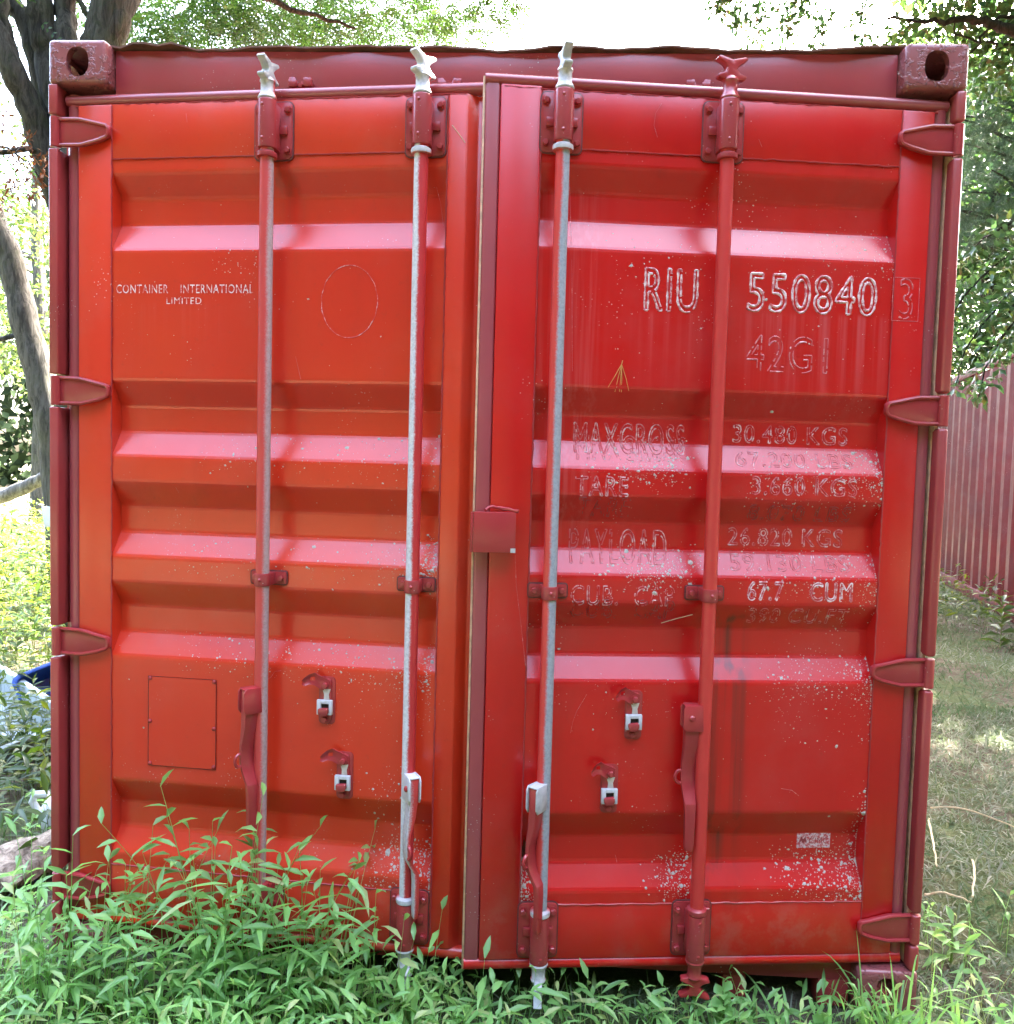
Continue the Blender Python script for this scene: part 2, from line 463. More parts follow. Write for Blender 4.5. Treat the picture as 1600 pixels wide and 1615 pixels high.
def casting_mesh():
    def cube(x0, x1, y0, y1, z0, z1, bv, seg=3):
        return MB().box(x0, x1, y0, y1, z0, z1).build('tmp', None, bevel=bv, seg=seg)
    a = cube(0, .162, 0, .178, 0, .118, .013, 4)
    cut = [cube(.020, .142, .022, .156, .020, .098, 0)]
    def oval(w, h, axis):
        n = 28; mb = MB(); pts = []
        for k in range(n):
            tt = 2 * math.pi * k / n
            u = w * np.sign(math.cos(tt)) * abs(math.cos(tt)) ** .72; v = h * np.sign(math.sin(tt)) * abs(math.sin(tt)) ** .9
            pts.append((u, v))
        if axis == 'y': mb.prism([(.083 + u, .060 + v) for u, v in pts], -.02, .05)
        elif axis == 'x':
            mb.prism([(u + .09, v + .060) for u, v in pts], -.03, .2)
            mb.v = [(y, x, z) for x, y, z in mb.v]; mb.f = [f[::-1] for f in mb.f]
        else:
            mb.prism([(u + .08, v + .088) for u, v in pts], -.2, -.05)
            mb.v = [(x, z, -y) for x, y, z in mb.v]; mb.f = [f[::-1] for f in mb.f]
        return mb.build('tmp', None, smooth=0)
    cut += [oval(.031, .0385, 'y'), oval(.036, .026, 'x'), oval(.03, .058, 'z')]
    for c_ in cut:
        m = a.modifiers.new('b', 'BOOLEAN'); m.operation = 'DIFFERENCE'; m.object = c_; m.solver = 'EXACT'
    dg = bpy.context.evaluated_depsgraph_get(); dg.update()
    me = bpy.data.meshes.new_from_object(a.evaluated_get(dg)); me.name = 'corner_casting'
    for o in [a] + cut: bpy.data.objects.remove(o, do_unlink=True)
    me.materials.clear(); me.materials.append(M['cast'])
    me.polygons.foreach_set('use_smooth', [True] * len(me.polygons)); me.set_sharp_from_angle(angle=rad(32))
    return me


cast = casting_mesh()
for sx in (0, 1):
    for sz in (0, 1):
        for sy in (0, 1):
            o = link('corner_casting', cast, box)
            o.location = (Wc * sx, Lc * sy, Hc * sz)
            o.scale = (-1 if sx else 1, -1 if sy else 1, -1 if sz else 1)
            if sz == 0: o.location.z = .0; o.scale.z = 1

# header with its ragged roof edge, sill, roof, walls
mb = MB(); mb.box(.163, Wc - .163, .046, .13, 2.455, 2.583); mb.build('door_header', M['header'], box, .004)
mb = MB(); nseg = 60
for i in range(nseg + 1):
    x = .150 + (Wc - .30) * i / nseg
    w = .0035 * math.sin(x * 9) + .003 * math.sin(x * 23 + 1) + .0015 * math.sin(x * 61)
    if x < .4: w += .004 * math.sin(x * 60)
    if x > 2.2: w += .01 * (x - 2.2) / .1
    f = .030 + .006 * math.sin(x * 17)
    mb.v += [(x, f, 2.584 + w), (x, f, 2.589 + w), (x, .14, 2.5885), (x, .14, 2.5845)]
for i in range(nseg):
    a = 4 * i; b = a + 4
    mb.f += [(a, b, b + 1, a + 1), (a + 1, b + 1, b + 2, a + 2), (b, a, a + 3, b + 3)]
mb.f += [(0, 1, 2, 3), (4 * nseg + 3, 4 * nseg + 2, 4 * nseg + 1, 4 * nseg)]
mb.build('roof_edge', M['rustplate'], box)
mb = MB(); nr = 43
for k in range(nr):     # transverse roof corrugation
    y0 = .14 + k * (Lc - .28) / nr; p = (Lc - .28) / nr
    mb.v += [(0.02, y0, 2.574), (Wc - .02, y0, 2.574), (.1, y0 + p * .25, 2.560), (Wc - .1, y0 + p * .25, 2.560),
             (.1, y0 + p * .5, 2.560), (Wc - .1, y0 + p * .5, 2.560), (.02, y0 + p * .75, 2.574), (Wc - .02, y0 + p * .75, 2.574)]
nv = len(mb.v) // 2
for k in range(nv - 1): mb.f.append((2 * k, 2 * k + 1, 2 * k + 3, 2 * k + 2))
mb.build('roof', M['frame'], box)


def corrugated(x, y0, y1, z0, z1, depth, side, pitch=.278):
    n = int((y1 - y0) / pitch); p = (y1 - y0) / n; mb = MB(); pts = []
    for k in range(n):
        b = y0 + k * p
        pts += [(x, b), (x, b + p * .26), (x + depth * side, b + p * .5), (x + depth * side, b + p * .76)]
    pts.append((x, y1))
    for (a, b) in pts: mb.v += [(a, b, z0), (a, b, z1)]
    for i in range(len(pts) - 1):
        q = (2 * i, 2 * i + 2, 2 * i + 3, 2 * i + 1); mb.f.append(q if side < 0 else q[::-1])
    return mb


for sx in (0, 1):
    x = .012 if sx == 0 else Wc - .012
    corrugated(x, .18, Lc - .18, .16, 2.53, .036, 1 if sx == 0 else -1).build('side_wall', M['frame'], box, smooth=0)
    for z0, z1, nm in ((2.530, 2.585, 'top_rail'), (.02, .16, 'bottom_rail')):
        mb = MB(); mb.box(x - .010 if sx == 0 else x - .05, x + .05 if sx == 0 else x + .010, .179, Lc - .179, z0, z1)
        mb.build(nm, M['frame'], box, .003)
    # corner post: outer bar in lengths between the hinge knuckles, dark inner channel behind
    mb = MB(); zs = [2.473] + [q for z in HINGE_Z for q in (z + .004, z - HINGE_H - .004)] + [.118]
    for i in range(0, len(zs) - 1, 2):
        a0, a1 = (.0, .025) if sx == 0 else (Wc - .027, Wc)
        if zs[i] > zs[i + 1]: mb.box(a0, a1, .002, .10, zs[i + 1], zs[i])
    mb.build('corner_post', M['frame'], box, .004 if sx == 0 else .009, 3)
    mb = MB()
    a0, a1 = (.001, .095) if sx == 0 else (Wc - .095, Wc - .001)
    mb.box(a0, a1, .085, .17, .118, 2.473); mb.build('post_channel', M['frame'], box, .003)
mb = MB(); mb.box(.02, Wc - .02, Lc - .05, Lc - .02, .02, 2.57); mb.build('end_wall', M['frame'], box)
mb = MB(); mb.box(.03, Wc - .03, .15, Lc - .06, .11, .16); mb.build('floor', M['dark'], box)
mb = MB(); mb.box(.163, Wc - .163, .052, .15, .055, .118)
for x0, x1 in ((.20, .29), (1.92, 1.985), (2.185, 2.27)):
    mb.box(x0, x1, .05, .148, -.02, .0545)
mb.build('door_sill', M['frame'], box, .003)
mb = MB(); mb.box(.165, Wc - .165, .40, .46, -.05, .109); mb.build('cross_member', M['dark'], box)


# ---- doors
Z = dict(seam_t=2.2803, seam_b=.304, rail_t=2.4257, top=2.4576, rail_b=.155, bot=.125)
PROF = [(2.2803, 0), (2.2432, 0), (2.1825, 1), (2.1104, 1), (2.0340, 0), (1.6798, 0), (1.6132, 1), (1.5419, 1), (1.4694, 0), (1.4003, 0),
        (1.3304, 1), (1.2596, 1), (1.1901, 0), (1.1188, 0), (1.0489, 1), (.9755, 1), (.9082, 0), (.5531, 0), (.4776, 1), (.4046, 1), (.3405, 0), (.3040, 0)]
PY0, REC = .003, .042


def fillet(prof, d=.007):
    out = [prof[0]]
    for i in range(1, len(prof) - 1):
        (za, a), (zb, b), (zc, c_) = prof[i - 1], prof[i], prof[i + 1]
        if a == b == c_: continue
        u = d / abs(zb - za); w = d / abs(zc - zb)
        p = (zb + (za - zb) * u, b + (a - b) * u); q = (zb + (zc - zb) * w, b + (c_ - b) * w)
        out += [p, ((p[0] + 2 * zb + q[0]) / 4, (p[1] + 2 * b + q[1]) / 4), q]
    return out + [prof[-1]]


PROF = fillet(PROF)


def yprof(z):
    zz = [p[0] for p in PROF][::-1]; yy = [(PY0 + (REC - PY0) * p[1]) for p in PROF][::-1]
    return np.interp(z, zz, yy)


def door_panel(sgn, s0, s1, in0, in1):
    mb = MB(); sub = 6
    n = len(PROF)
    for z, r in PROF:
        y = PY0 + (REC - PY0) * r
        a = s0 + in0 * r; b = s1 - in1 * r
        for k in range(sub + 1): mb.v.append((sgn * (a + (b - a) * k / sub), y, z))
    R = sub + 1
    for i in range(n - 1):
        for k in range(sub):
            q = (i * R + k, (i + 1) * R + k, (i + 1) * R + k + 1, i * R + k + 1)
            mb.f.append(q if sgn > 0 else q[::-1])
    i = 0
    while i < n - 1:            # end caps of each trough
        if PROF[i][1] == 0 and PROF[i + 1][1] > 0:
            j = i + 1
            while PROF[j][1] > 0: j += 1
            for e in (0, sub):
                q = [k * R + e for k in range(i, j + 1)]
                fl = (e == 0) == (sgn > 0)
                mb.f.append(tuple(q[::-1] if fl else q))
            i = j
        else: i += 1
    return mb


def frame_of(side):
    if side == 'L': return (HX, HY, 0), (0, 0, -TH_L), 1
    return (Wc - HX, HY, 0), (0, 0, TH_R), -1


def sbox(mb, sgn, s0, s1, y0, y1, z0, z1):
    a, b = sgn * s0, sgn * s1
    return mb.box(min(a, b), max(a, b), y0, y1, z0, z1)


def bead(path, r=.0022, n=6, jit=.0006, step=.012):
    pts = []
    for a, b in zip(path[:-1], path[1:]):
        a = np.array(a, float); b = np.array(b, float); k = max(2, int(np.linalg.norm(b - a) / step))
        for i in range(k): pts.append(a + (b - a) * i / k)
    pts.append(np.array(path[-1], float))
    mb = MB(); mb.tube([p + rng.normal(0, jit, 3) for p in pts], [r * rng.uniform(.75, 1.25) for _ in pts], n)
    return mb


def half_round(path, w, h, n=8):
    """rounded gasket strip laid along a path (list of (point, across-vector)) bulging to -y"""
    mb = MB(); R = n + 1
    for p, ac in path:
        for k in range(R):
            tt = math.pi * k / n
            q = np.array(p) + np.array(ac) * (-math.cos(tt)) * w * .5; q[1] -= math.sin(tt) ** .7 * h
            mb.v.append(tuple(q))
    for i in range(len(path) - 1):
        for k in range(n): mb.f.append((i * R + k, (i + 1) * R + k, (i + 1) * R + k + 1, i * R + k + 1))
    return mb


DOOR = {}
for side in 'LR':
    loc, rot, sg = frame_of(side)
    mat = M['door_l'] if side == 'L' else M['door_r']
    sp0, sp1 = (.129, 1.064) if side == 'L' else (.118, 1.063)
    d = door_panel(sg, sp0, sp1, .004, .004).build('door', mat, box, 0, 2, 0, loc, rot)
    DOOR[side] = d
    # stiles and rails
    mb = MB(); sbox(mb, sg, .030, sp0, 0, .05, Z['rail_b'], Z['rail_t']); mb.build('hinge_stile', mat, d, .004)
    mb = MB(); sbox(mb, sg, sp0 + .0005, sp1 - .0005, .0015, .05, Z['seam_t'], Z['rail_t']); mb.build('top_rail', mat, d, .0015)
    mb = MB(); sbox(mb, sg, sp0 + .0005, sp1 - .0005, .0015, .05, Z['rail_b'], Z['seam_b']); mb.build('bottom_rail', mat, d, .0015)
    if side == 'L':
        poly = [(1.0645, 0.0), (1.114, 0.0), (1.139, .022), (1.162, .022), (1.162, .05), (1.0645, .05)]
        mb = MB(); n = len(poly)
        mb.v = [(x, y, Z['rail_b']) for x, y in poly] + [(x, y, Z['rail_t']) for x, y in poly]
        mb.f = [tuple(range(n))[::-1], tuple(range(n, 2 * n))] + [(i, (i + 1) % n, (i + 1) % n + n, i + n) for i in range(n)]
        mb.build('free_stile', mat, d, .004)
        gs1 = 1.162
    else:
        mb = MB(); sbox(mb, sg, 1.0635, 1.168, 0, .05, Z['rail_b'], Z['rail_t'] + .006); mb.build('free_stile', mat, d, .004)
        gs1 = 1.208
    # rubber gasket round the door, painted over
    zt0, zt1 = (Z['rail_t'], Z['top']) if side == 'L' else (2.4305, 2.4610)
    zc, zw = (zt0 + zt1) / 2, zt1 - zt0
    half_round([((sg * (-.008 + (gs1 + .008) * k / 12), .022, zc), (0, 0, 1 * sg)) for k in range(13)], zw, .022).build('gasket', M['gasket'], d)
    half_round([((sg * (.000 + gs1 * k / 12), .022, .140), (0, 0, 1 * sg)) for k in range(13)], .034, .022).build('gasket', mat, d)
    half_round([((sg * .010, .026, Z['bot'] + (Z['top'] - Z['bot']) * k / 10), (-1, 0, 0)) for k in range(11)], .040, .020).build('gasket', M['gasket'], d)
    if side == 'R':
        mb = MB(); sbox(mb, sg, 1.1685, 1.207, .006, .030, Z['bot'], 2.452); mb.build('gasket', M['gasket'], d, .006, 3)
        mb = MB(); sbox(mb, sg, -.025, -.014, .000, .05, Z['bot'], 2.45); mb.build('seal_lip', M['tan'], d, .002)
        mb = MB(); sbox(mb, sg, 1.2072, 1.2125, .010, .028, Z['bot'], 2.452); mb.build('seal_lip', M['tan'], d, .001)
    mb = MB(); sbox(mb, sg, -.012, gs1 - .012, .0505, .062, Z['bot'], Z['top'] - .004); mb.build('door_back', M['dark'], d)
    # weld seams
    for path in ([(sg * sp0, .0012, Z['seam_t']), (sg * sp1, .0012, Z['seam_t'])], [(sg * sp0, .0012, Z['seam_b']), (sg * sp1, .0012, Z['seam_b'])],
                 [(sg * sp0, .001, Z['rail_t'] - .004), (sg * sp0, .001, Z['rail_b'] + .004)], [(sg * sp1, .001, Z['rail_t'] - .004), (sg * sp1, .001, Z['rail_b'] + .004)],
                 [(sg * .02, .004, Z['rail_t'] - .001), (sg * (gs1 - .05), .001, Z['rail_t'] - .001)]):
        bead(path).build('weld_seam', M['hw'], d)

# blank data plate with rivets, ghost of an oval decal
dl, dr = DOOR['L'], DOOR['R']
mb = MB(); mb.box(.2415, .4425, .0005, .0030, .6015, .8555); pl = mb.build('data_plate', M['door_l'], dl, .0008, 1)
rv = MB(); rv.lathe([(.0062, 0), (.0058, .002), (.003, .0042), (.0005, .0045)], 12)
rv.v = [(x, -z, y) for x, y, z in rv.v]; rvm = rv.mesh('rivet', M['hw'])
mb = MB(); mb.tube([(.2412, .0008, .6012), (.4428, .0008, .6012), (.4428, .0008, .8558), (.2412, .0008, .8558)], .0011, 5, closed=True); mb.build('plate_edge', M['grime'], pl)
for s, z in ((.247, .850), (.247, .728), (.247, .607), (.437, .850), (.437, .718), (.437, .609)):
    link('rivet', rvm, pl, (s, .0006, z))


# ---- lettering: worn outlines of removed decals, lying on the corrugated sheet
def glyph_mesh(txt):
    cu = bpy.data.curves.new('t', 'FONT'); cu.body = txt; cu.size = 1.0; cu.resolution_u = 5; cu.space_character = 1.12
    ob = bpy.data.objects.new('t', cu); col.objects.link(ob)
    dg = bpy.context.evaluated_depsgraph_get(); me = bpy.data.meshes.new_from_object(ob.evaluated_get(dg))
    bm = bmesh.new(); bm.from_mesh(me); bmesh.ops.remove_doubles(bm, verts=bm.verts, dist=1e-4)
    P = np.array([v.co[:2] for v in bm.verts]); bm.verts.index_update()
    be = [tuple(v.index for v in e.verts) for e in bm.edges if len(e.link_faces) == 1]
    tris = []
    bmesh.ops.triangulate(bm, faces=bm.faces[:])
    for f in bm.faces: tris.append([v.index for v in f.verts])
    bm.free(); bpy.data.objects.remove(ob, do_unlink=True)
    return P, be, tris


def lettering(txt, parent, sgn, sl, sr, z0, z1, mat, r=.0016, fill=False, keep=1.0, name='lettering', flat=None):
    P, be, tris = glyph_mesh(txt)
    lo, hi = P.min(0), P.max(0)
    X0, X1 = sgn * sl, sgn * sr
    Q = np.stack([X0 + (P[:, 0] - lo[0]) / (hi[0] - lo[0]) * (X1 - X0), z0 + (P[:, 1] - lo[1]) / (hi[1] - lo[1]) * (z1 - z0)], 1)
    xs = np.sort(P[:, 0]); gaps = np.where(np.diff(xs) > .26)[0]
    cuts = [X0 + ((xs[g_] + xs[g_ + 1]) / 2 - lo[0]) / (hi[0] - lo[0]) * (X1 - X0) for g_ in gaps]   # one piece for each word
    words = [MB() for _ in range(len(cuts) + 1)]
    if fill:
        for tr in tris:
            pts = [(Q[i, 0], yprof(Q[i, 1]) - .0008, Q[i, 1]) for i in tr]
            words[sum(pts[0][0] > c_ for c_ in cuts)].add(pts, [(0, 1, 2)])
    else:
        for a, b in be:
            A, B = Q[a], Q[b]; L = np.linalg.norm(B - A)
            if L < 1e-5: continue
            mb = words[sum(A[0] > c_ for c_ in cuts)]
            k = max(1, int(L / .006)); dv = (B - A) / L; nn = np.array([-dv[1], dv[0]])
            prev = None
            for i in range(k + 1):
                c_ = A + (B - A) * i / k
                nz = math.sin(c_[0] * 310 + c_[1] * 170) + math.sin(c_[0] * 97 - c_[1] * 260)
                rr = r * (1.0 + .45 * nz * .5)
                y = yprof(c_[1]) if flat is None else flat
                cur = [(c_[0] + nn[0] * rr, y - .0003, c_[1] + nn[1] * rr), (c_[0], y - .0003 - r * .7, c_[1]), (c_[0] - nn[0] * rr, y - .0003, c_[1] - nn[1] * rr)]
                if prev is not None and random.random() < keep:
                    mb.add(prev + cur, [(0, 1, 4, 3), (1, 2, 5, 4)])
                prev = cur
    for mb in words:
        if mb.f: mb.build(name, mat, parent, smooth=0)


t = NT('white_lettering'); M['ghost_w'] = t.fin(t.mix(t.ramp(t.noise(60, 5, .8), .42, .58), (.56, .07, .06), (.74, .62, .62)), .5)
G, GF, GD = M['ghost'], M['ghost_faint'], M['ghost_shadow']
for (tx, sl, sr, z0, z1, mt, r, kp) in (
        ('RIU', .7824, .6444, 1.882, 1.991, G, .0026, .95), ('550840', .5095, .1637, 1.893, 1.991, G, .0031, 1.0), ('3', .1010, .0655, 1.888, 1.992, GF, .0018, .9),
        ('42G1', .506, .289, 1.737, 1.830, GF, .0017, .85),
        ('MAXGROSS', .950, .654, 1.512, 1.592, M['ghost_mid'], .0016, .96), ('MAXGROSS', .944, .648, 1.494, 1.560, GF, .0012, .5),
        ('30.480 KGS', .520, .205, 1.551, 1.598, M['ghost_mid'], .0016, .9), ('67.200 LBS', .517, .198, 1.488, 1.527, GF, .0016, .8),
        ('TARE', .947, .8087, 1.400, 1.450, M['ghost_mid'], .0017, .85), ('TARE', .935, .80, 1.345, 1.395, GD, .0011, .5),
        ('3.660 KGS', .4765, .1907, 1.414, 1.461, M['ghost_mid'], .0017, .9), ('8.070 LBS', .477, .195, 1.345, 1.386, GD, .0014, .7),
        ('PAYLOAD', .953, .692, 1.220, 1.311, GF, .0016, .85), ('26.820 KGS', .522, .205, 1.275, 1.322, M['ghost_mid'], .0016, .9),
        ('59.130 LBS', .519, .192, 1.210, 1.252, GF, .0016, .8),
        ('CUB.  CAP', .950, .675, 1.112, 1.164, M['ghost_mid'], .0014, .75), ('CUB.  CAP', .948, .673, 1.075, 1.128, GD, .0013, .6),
        ('67.7    CUM', .476, .189, 1.132, 1.182, G, .0018, .95), ('390 CU.FT', .466, .190, 1.067, 1.110, GF, .0014, .7)):
    lettering(tx, dr, -1, sl, sr, z0, z1, mt, r, keep=kp, flat=0.0 if tx == '3' else None)
lettering('CONTAINER    INTERNATIONAL', dl, 1, .1425, .5387, 1.918, 1.9415, M['ghost_w'], fill=True)
lettering('LIMITED', dl, 1, .2897, .3906, 1.889, 1.9065, M['ghost_w'], fill=True)
# ring of the oval decal and box round the check digit
mb = MB(); N = 96
pts = [(.807 + .077 * math.cos(2 * math.pi * k / N) * (1 + .01 * math.sin(k)), PY0 - .0004, 1.896 + .095 * math.sin(2 * math.pi * k / N)) for k in range(N)]
mb.tube(pts, [.0009 * rng.uniform(.4, 1.5) for _ in pts], 5, closed=True); mb.build('decal_outline', M['ghost_mid'], dl)
mb = MB()
for a, b in (((.1206, 1.9952), (.0482, 1.9952)), ((.0482, 1.9952), (.0482, 1.8825)), ((.0482, 1.8825), (.1206, 1.8825)), ((.1206, 1.8825), (.1206, 1.9952))):
    mb.tube([(-a[0], -.0002, a[1]), (-b[0], -.0002, b[1])], .0008, 5)
mb.build('decal_outline', GF, dr)
# small maker's sticker
mb = MB(); mb.box(-.292, -.1975, float(yprof(.46)) - .0014, float(yprof(.46)) - .0002, .4375, .4815); stk = mb.build('sticker', M['decal'], dr)
P, be, tris = glyph_mesh('CIMC'); lo, hi = P.min(0), P.max(0); mb = MB(); yy = float(yprof(.46)) - .0018
for tr in tris: mb.add([(-.258 + (P[i, 0] - lo[0]) / (hi[0] - lo[0]) * .054, yy, .449 + (P[i, 1] - lo[1]) / (hi[1] - lo[1]) * .017) for i in tr], [(0, 1, 2)])
mb.prism([(-.286, .449), (-.280, .470), (-.274, .461), (-.268, .470), (-.264, .449), (-.270, .456), (-.274, .449), (-.280, .457)], yy - .0001, yy + .0003)
mb.build('sticker_lettering', plain('sticker_ink', (.30, .02, .03), .5), stk, smooth=0)


# ---- flecks of lichen and flaked paint on the sheets
def flecks(parent, sgn, patches, mat, name='lichen_flecks'):
    mb = MB()
    for (s0, s1, z0, z1, n, rm, bias) in patches:
        for _ in range(int(n * .85)):
            u = random.random(); v = random.random()
            if bias == 'r': u = u ** 1.8
            elif bias == 'l': u = 1 - u ** 1.8
            elif bias == 'g': u = min(max(random.gauss(.5, .22), 0), 1); v = min(max(random.gauss(.5, .25), 0), 1)
            s = s0 + (s1 - s0) * u; z = z0 + (z1 - z0) * v + random.gauss(0, .012)
            if rm > .0016: s = min(max(s + random.gauss(0, .02), .122), 1.058)
            if not .306 < z < 2.276: continue
            r = min(rm, .0024) * .55 * math.exp(random.gauss(0, .62)); k = random.choice((4, 5, 6)); a0 = random.random() * 6.3
            ring = []
            ex = rnd(.6, 1.5)
            for i in range(k):
                a = a0 + 2 * math.pi * i / k; q = r * rnd(.6, 1.25)
                x = sgn * s + q * math.cos(a) * ex; zz = z + q * math.sin(a)
                ring.append((x, float(yprof(zz)) - .0002, zz))
            c_ = (sgn * s, float(yprof(z)) - .0002 - r * .35, z)
            mb.add(ring + [c_], [(i, (i + 1) % k, k) for i in range(k)])
    o = mb.build(name, mat, parent, smooth=0); o['kind'] = 'stuff'; return o


flecks(dr, -1, [(.12, 1.05, .33, 2.27, 420, .0011, ''), (.62, .90, 1.98, 2.07, 60, .0030, ''), (.55, .88, 1.70, 2.0, 70, .0014, ''),
                (.12, .52, 1.99, 2.11, 330, .0015, 'r'), (.12, .5, 1.75, 1.99, 90, .0012, ''),
                (.12, .45, 1.44, 1.54, 620, .0018, 'r'), (.60, .90, 1.42, 1.53, 520, .0018, 'g'), (.12, .5, 1.38, 1.47, 300, .0016, 'r'),
                (.55, .86, 1.15, 1.26, 620, .0019, 'g'), (.12, .5, 1.15, 1.26, 560, .0017, 'r'), (.12, .5, 1.08, 1.19, 160, .0014, 'r'),
                (.115, .42, .86, .975, 520, .0017, 'r'), (.12, .40, .74, .90, 160, .0014, 'r'), (.66, .90, .82, .92, 80, .0013, ''),
                (.12, .36, .31, .44, 760, .0021, 'r'), (.613, .69, .325, .42, 420, .0019, 'r'), (1.035, 1.062, .300, .42, 380, .0021, ''),
                (.12, .135, .30, .62, 170, .0024, 'r')], M['lichen'])
flecks(dl, 1, [(.13, 1.06, .34, 2.27, 330, .0011, ''), (.38, 1.05, 1.42, 1.54, 430, .0014, 'l'), (.30, 1.05, 1.14, 1.25, 620, .0014, 'l'), (1.02, 1.062, 1.13, 1.26, 260, .0021, ''),
               (.32, 1.05, .87, .975, 760, .0015, 'l'), (.75, 1.05, .74, .90, 190, .0014, 'l'), (.84, .99, .45, .66, 110, .0020, 'l'), (.86, .99, .31, .43, 420, .0021, 'l'),
               (1.02, 1.062, .31, .42, 240, .0022, ''), (.42, .58, 1.96, 2.03, 80, .0014, ''), (.28, .55, .30, .36, 90, .0018, '')], M['lichen'])

for side, pts in (('R', [(.765, 2.32), (.775, 2.35), (.772, 2.38), (.757, 2.405)]), ('R', [(.935, .80), (.925, .83), (.905, .865), (.90, .875)]), ('R', [(.94, .77), (.935, .80)]),
                  ('R', [(.985, 2.21), (.975, 2.0), (.965, 1.72)]), ('L', [(.58, .862), (.60, .872), (.612, .890), (.63, .893)]), ('L', [(.345, 2.395), (.348, 2.372)]),
                  ('L', [(.315, 1.388), (.320, 1.372)]), ('R', [(1.10, 1.24), (1.095, 1.16), (1.08, 1.06), (1.065, .95)]), ('R', [(.80, .42), (.795, .40)]), ('L', [(1.03, 2.20), (1.04, 2.16), (1.05, 2.10)]),
                  ('R', [(.50, 2.33), (.49, 2.31)]), ('R', [(.36, .62), (.33, .615), (.31, .60)]), ('L', [(.66, 1.75), (.67, 1.71), (.675, 1.69)])):
    sgn = 1 if side == 'L' else -1; par = DOOR[side]
    yv = lambda s_, z_: -.0002 if (s_ > 1.064 or z_ > 2.2803) else float(yprof(z_)) - .0002
    mb = MB(); mb.tube([(sgn * a, yv(a, z_), z_) for a, z_ in pts], [.00055 * rng.uniform(.4, 1.2) for _ in pts], 5); mb.build('scratch', GF, par)
# ---- shared pieces of the locking gear
def hexbolt(r, h):
    mb = MB(); mb.lathe([(r * 1.35, 0), (r * 1.35, .0015)], 14); mb.lathe([(r, .0015), (r, h * .8), (r * .8, h), (.0005, h * 1.02)], 6)
    mb.v = [(x, -z, y) for x, y, z in mb.v]; return mb.mesh('bolt', M['hw'], smooth=30)


bolt_me = hexbolt(.0085, .011)
BY = -.045                       # axis of the bars in front of the door sheet


def rrect(w, h, r, n=5, cx=0, cz=0):
    out = []
    for (sx, sz, a0) in ((1, 1, 0), (-1, 1, 90), (-1, -1, 180), (1, -1, 270)):
        for k in range(n + 1):
            a = rad(a0 + 90 * k / n)
            out.append((cx + sx * (w / 2 - r) + r * math.cos(a), cz + sz * (h / 2 - r) + r * math.sin(a)))
    return out


sl_mb = MB(); sl_mb.lathe([(.0228, -.062), (.0245, -.060), (.0245, .060), (.0228, .062)], 24, 0, BY)
sl_mb.box(-.0205, .0205, BY + .004, -.005, -.058, .058)
sl_mb.box(-.040, -.020, -.014, -.0055, -.012, .010); sl_mb.box(.020, .040, -.014, -.0055, -.012, .010)
sleeve_me = sl_mb.mesh('guide_sleeve', M['hw'], .002, 2)
sp = MB(); sp.prism(rrect(.104, .148, .014), -.0055, .0010); plate_me = sp.mesh('sleeve_plate', M['hw'], .0018)
sq = MB(); sq.prism(rrect(.110, .155, .016), -.0026, .0012); seal_me = sq.mesh('sealant', M['grime'], .0008)
sq = MB(); sq.prism(rrect(.107, .041, .008), -.0026, .0012); seal2_me = sq.mesh('sealant', M['grime'], .0008)
st = MB(); st.lathe([(.0215, -.017), (.0215, .017)], 20, 0, BY); st.box(-.0195, .0195, BY + .004, -.004, -.0165, .0165)
st.prism(rrect(.100, .034, .006), -.0052, .0008); strap_me = st.mesh('guide_strap', M['hw'], .0015)
CAMP = [(-.041, .058), (-.034, .066), (0, .058), (.036, .068), (.043, .062), (.022, .046), (.013, .036), (.022, .026), (.041, .020), (.037, .012), (.0145, .008),
        (.0145, -.006), (-.0145, -.006), (-.0145, .008), (-.035, .012), (-.037, .020), (-.016, .028), (-.012, .038), (-.02, .048)]
cm = MB(); cm.prism(CAMP, -.011, .011)


def handle_parts():
    """pull handle as a bent flat bar below a folded hub; +x away from the bar, faces along y"""
    hub = MB()
    poly = [(.010, .034), (.052, .036), (.060, .026), (.060, -.022), (.052, -.034), (.006, -.034)]
    hub.prism(poly, -.0165, -.0125); hub.prism(poly, .0125, .0165)
    hub.box(.010, .056, -.0124, .0124, .031, .0345)
    st_ = [(.030, .020, .0, .022), (-.030, .019, .000, .022), (-.075, .018, -.004, .020), (-.120, .0195, -.012, .012), (-.155, .0205, -.013, .010),
           (-.178, .0195, -.011, .010), (-.200, .017, -.003, .012), (-.225, .0150, .012, .014), (-.250, .0140, .014, .014), (-.335, .0125, .014, .013), (-.350, .010, .014, .012)]
    bar = MB(); R = 4
    for z, hw_, off, th in st_:
        cx = .034
        bar.v += [(cx - hw_, off - th / 2, z), (cx + hw_, off - th / 2, z), (cx + hw_, off + th / 2, z), (cx - hw_, off + th / 2, z)]
    for i in range(len(st_) - 1):
        for k in range(4):
            l = (k + 1) % 4; bar.f.append(((i + 1) * 4 + k, (i + 1) * 4 + l, i * 4 + l, i * 4 + k))
    bar.f += [(0, 1, 2, 3), tuple(len(bar.v) - 4 + k for k in (3, 2, 1, 0))]
    lug = MB(); pts = [(.056 + .013 * math.cos(2 * math.pi * k / 14), -.012, -.162 + .017 * math.sin(2 * math.pi * k / 14)) for k in range(14)]
    lug.tube(pts, .0045, 6, closed=True)
    piv = MB(); piv.lathe([(.008, 0), (.008, .003), (.005, .006), (.0005, .0065)], 12)
    piv.v = [(x + .038, -z - .0165, y + .002) for x, y, z in piv.v]
    return hub, bar, lug, piv


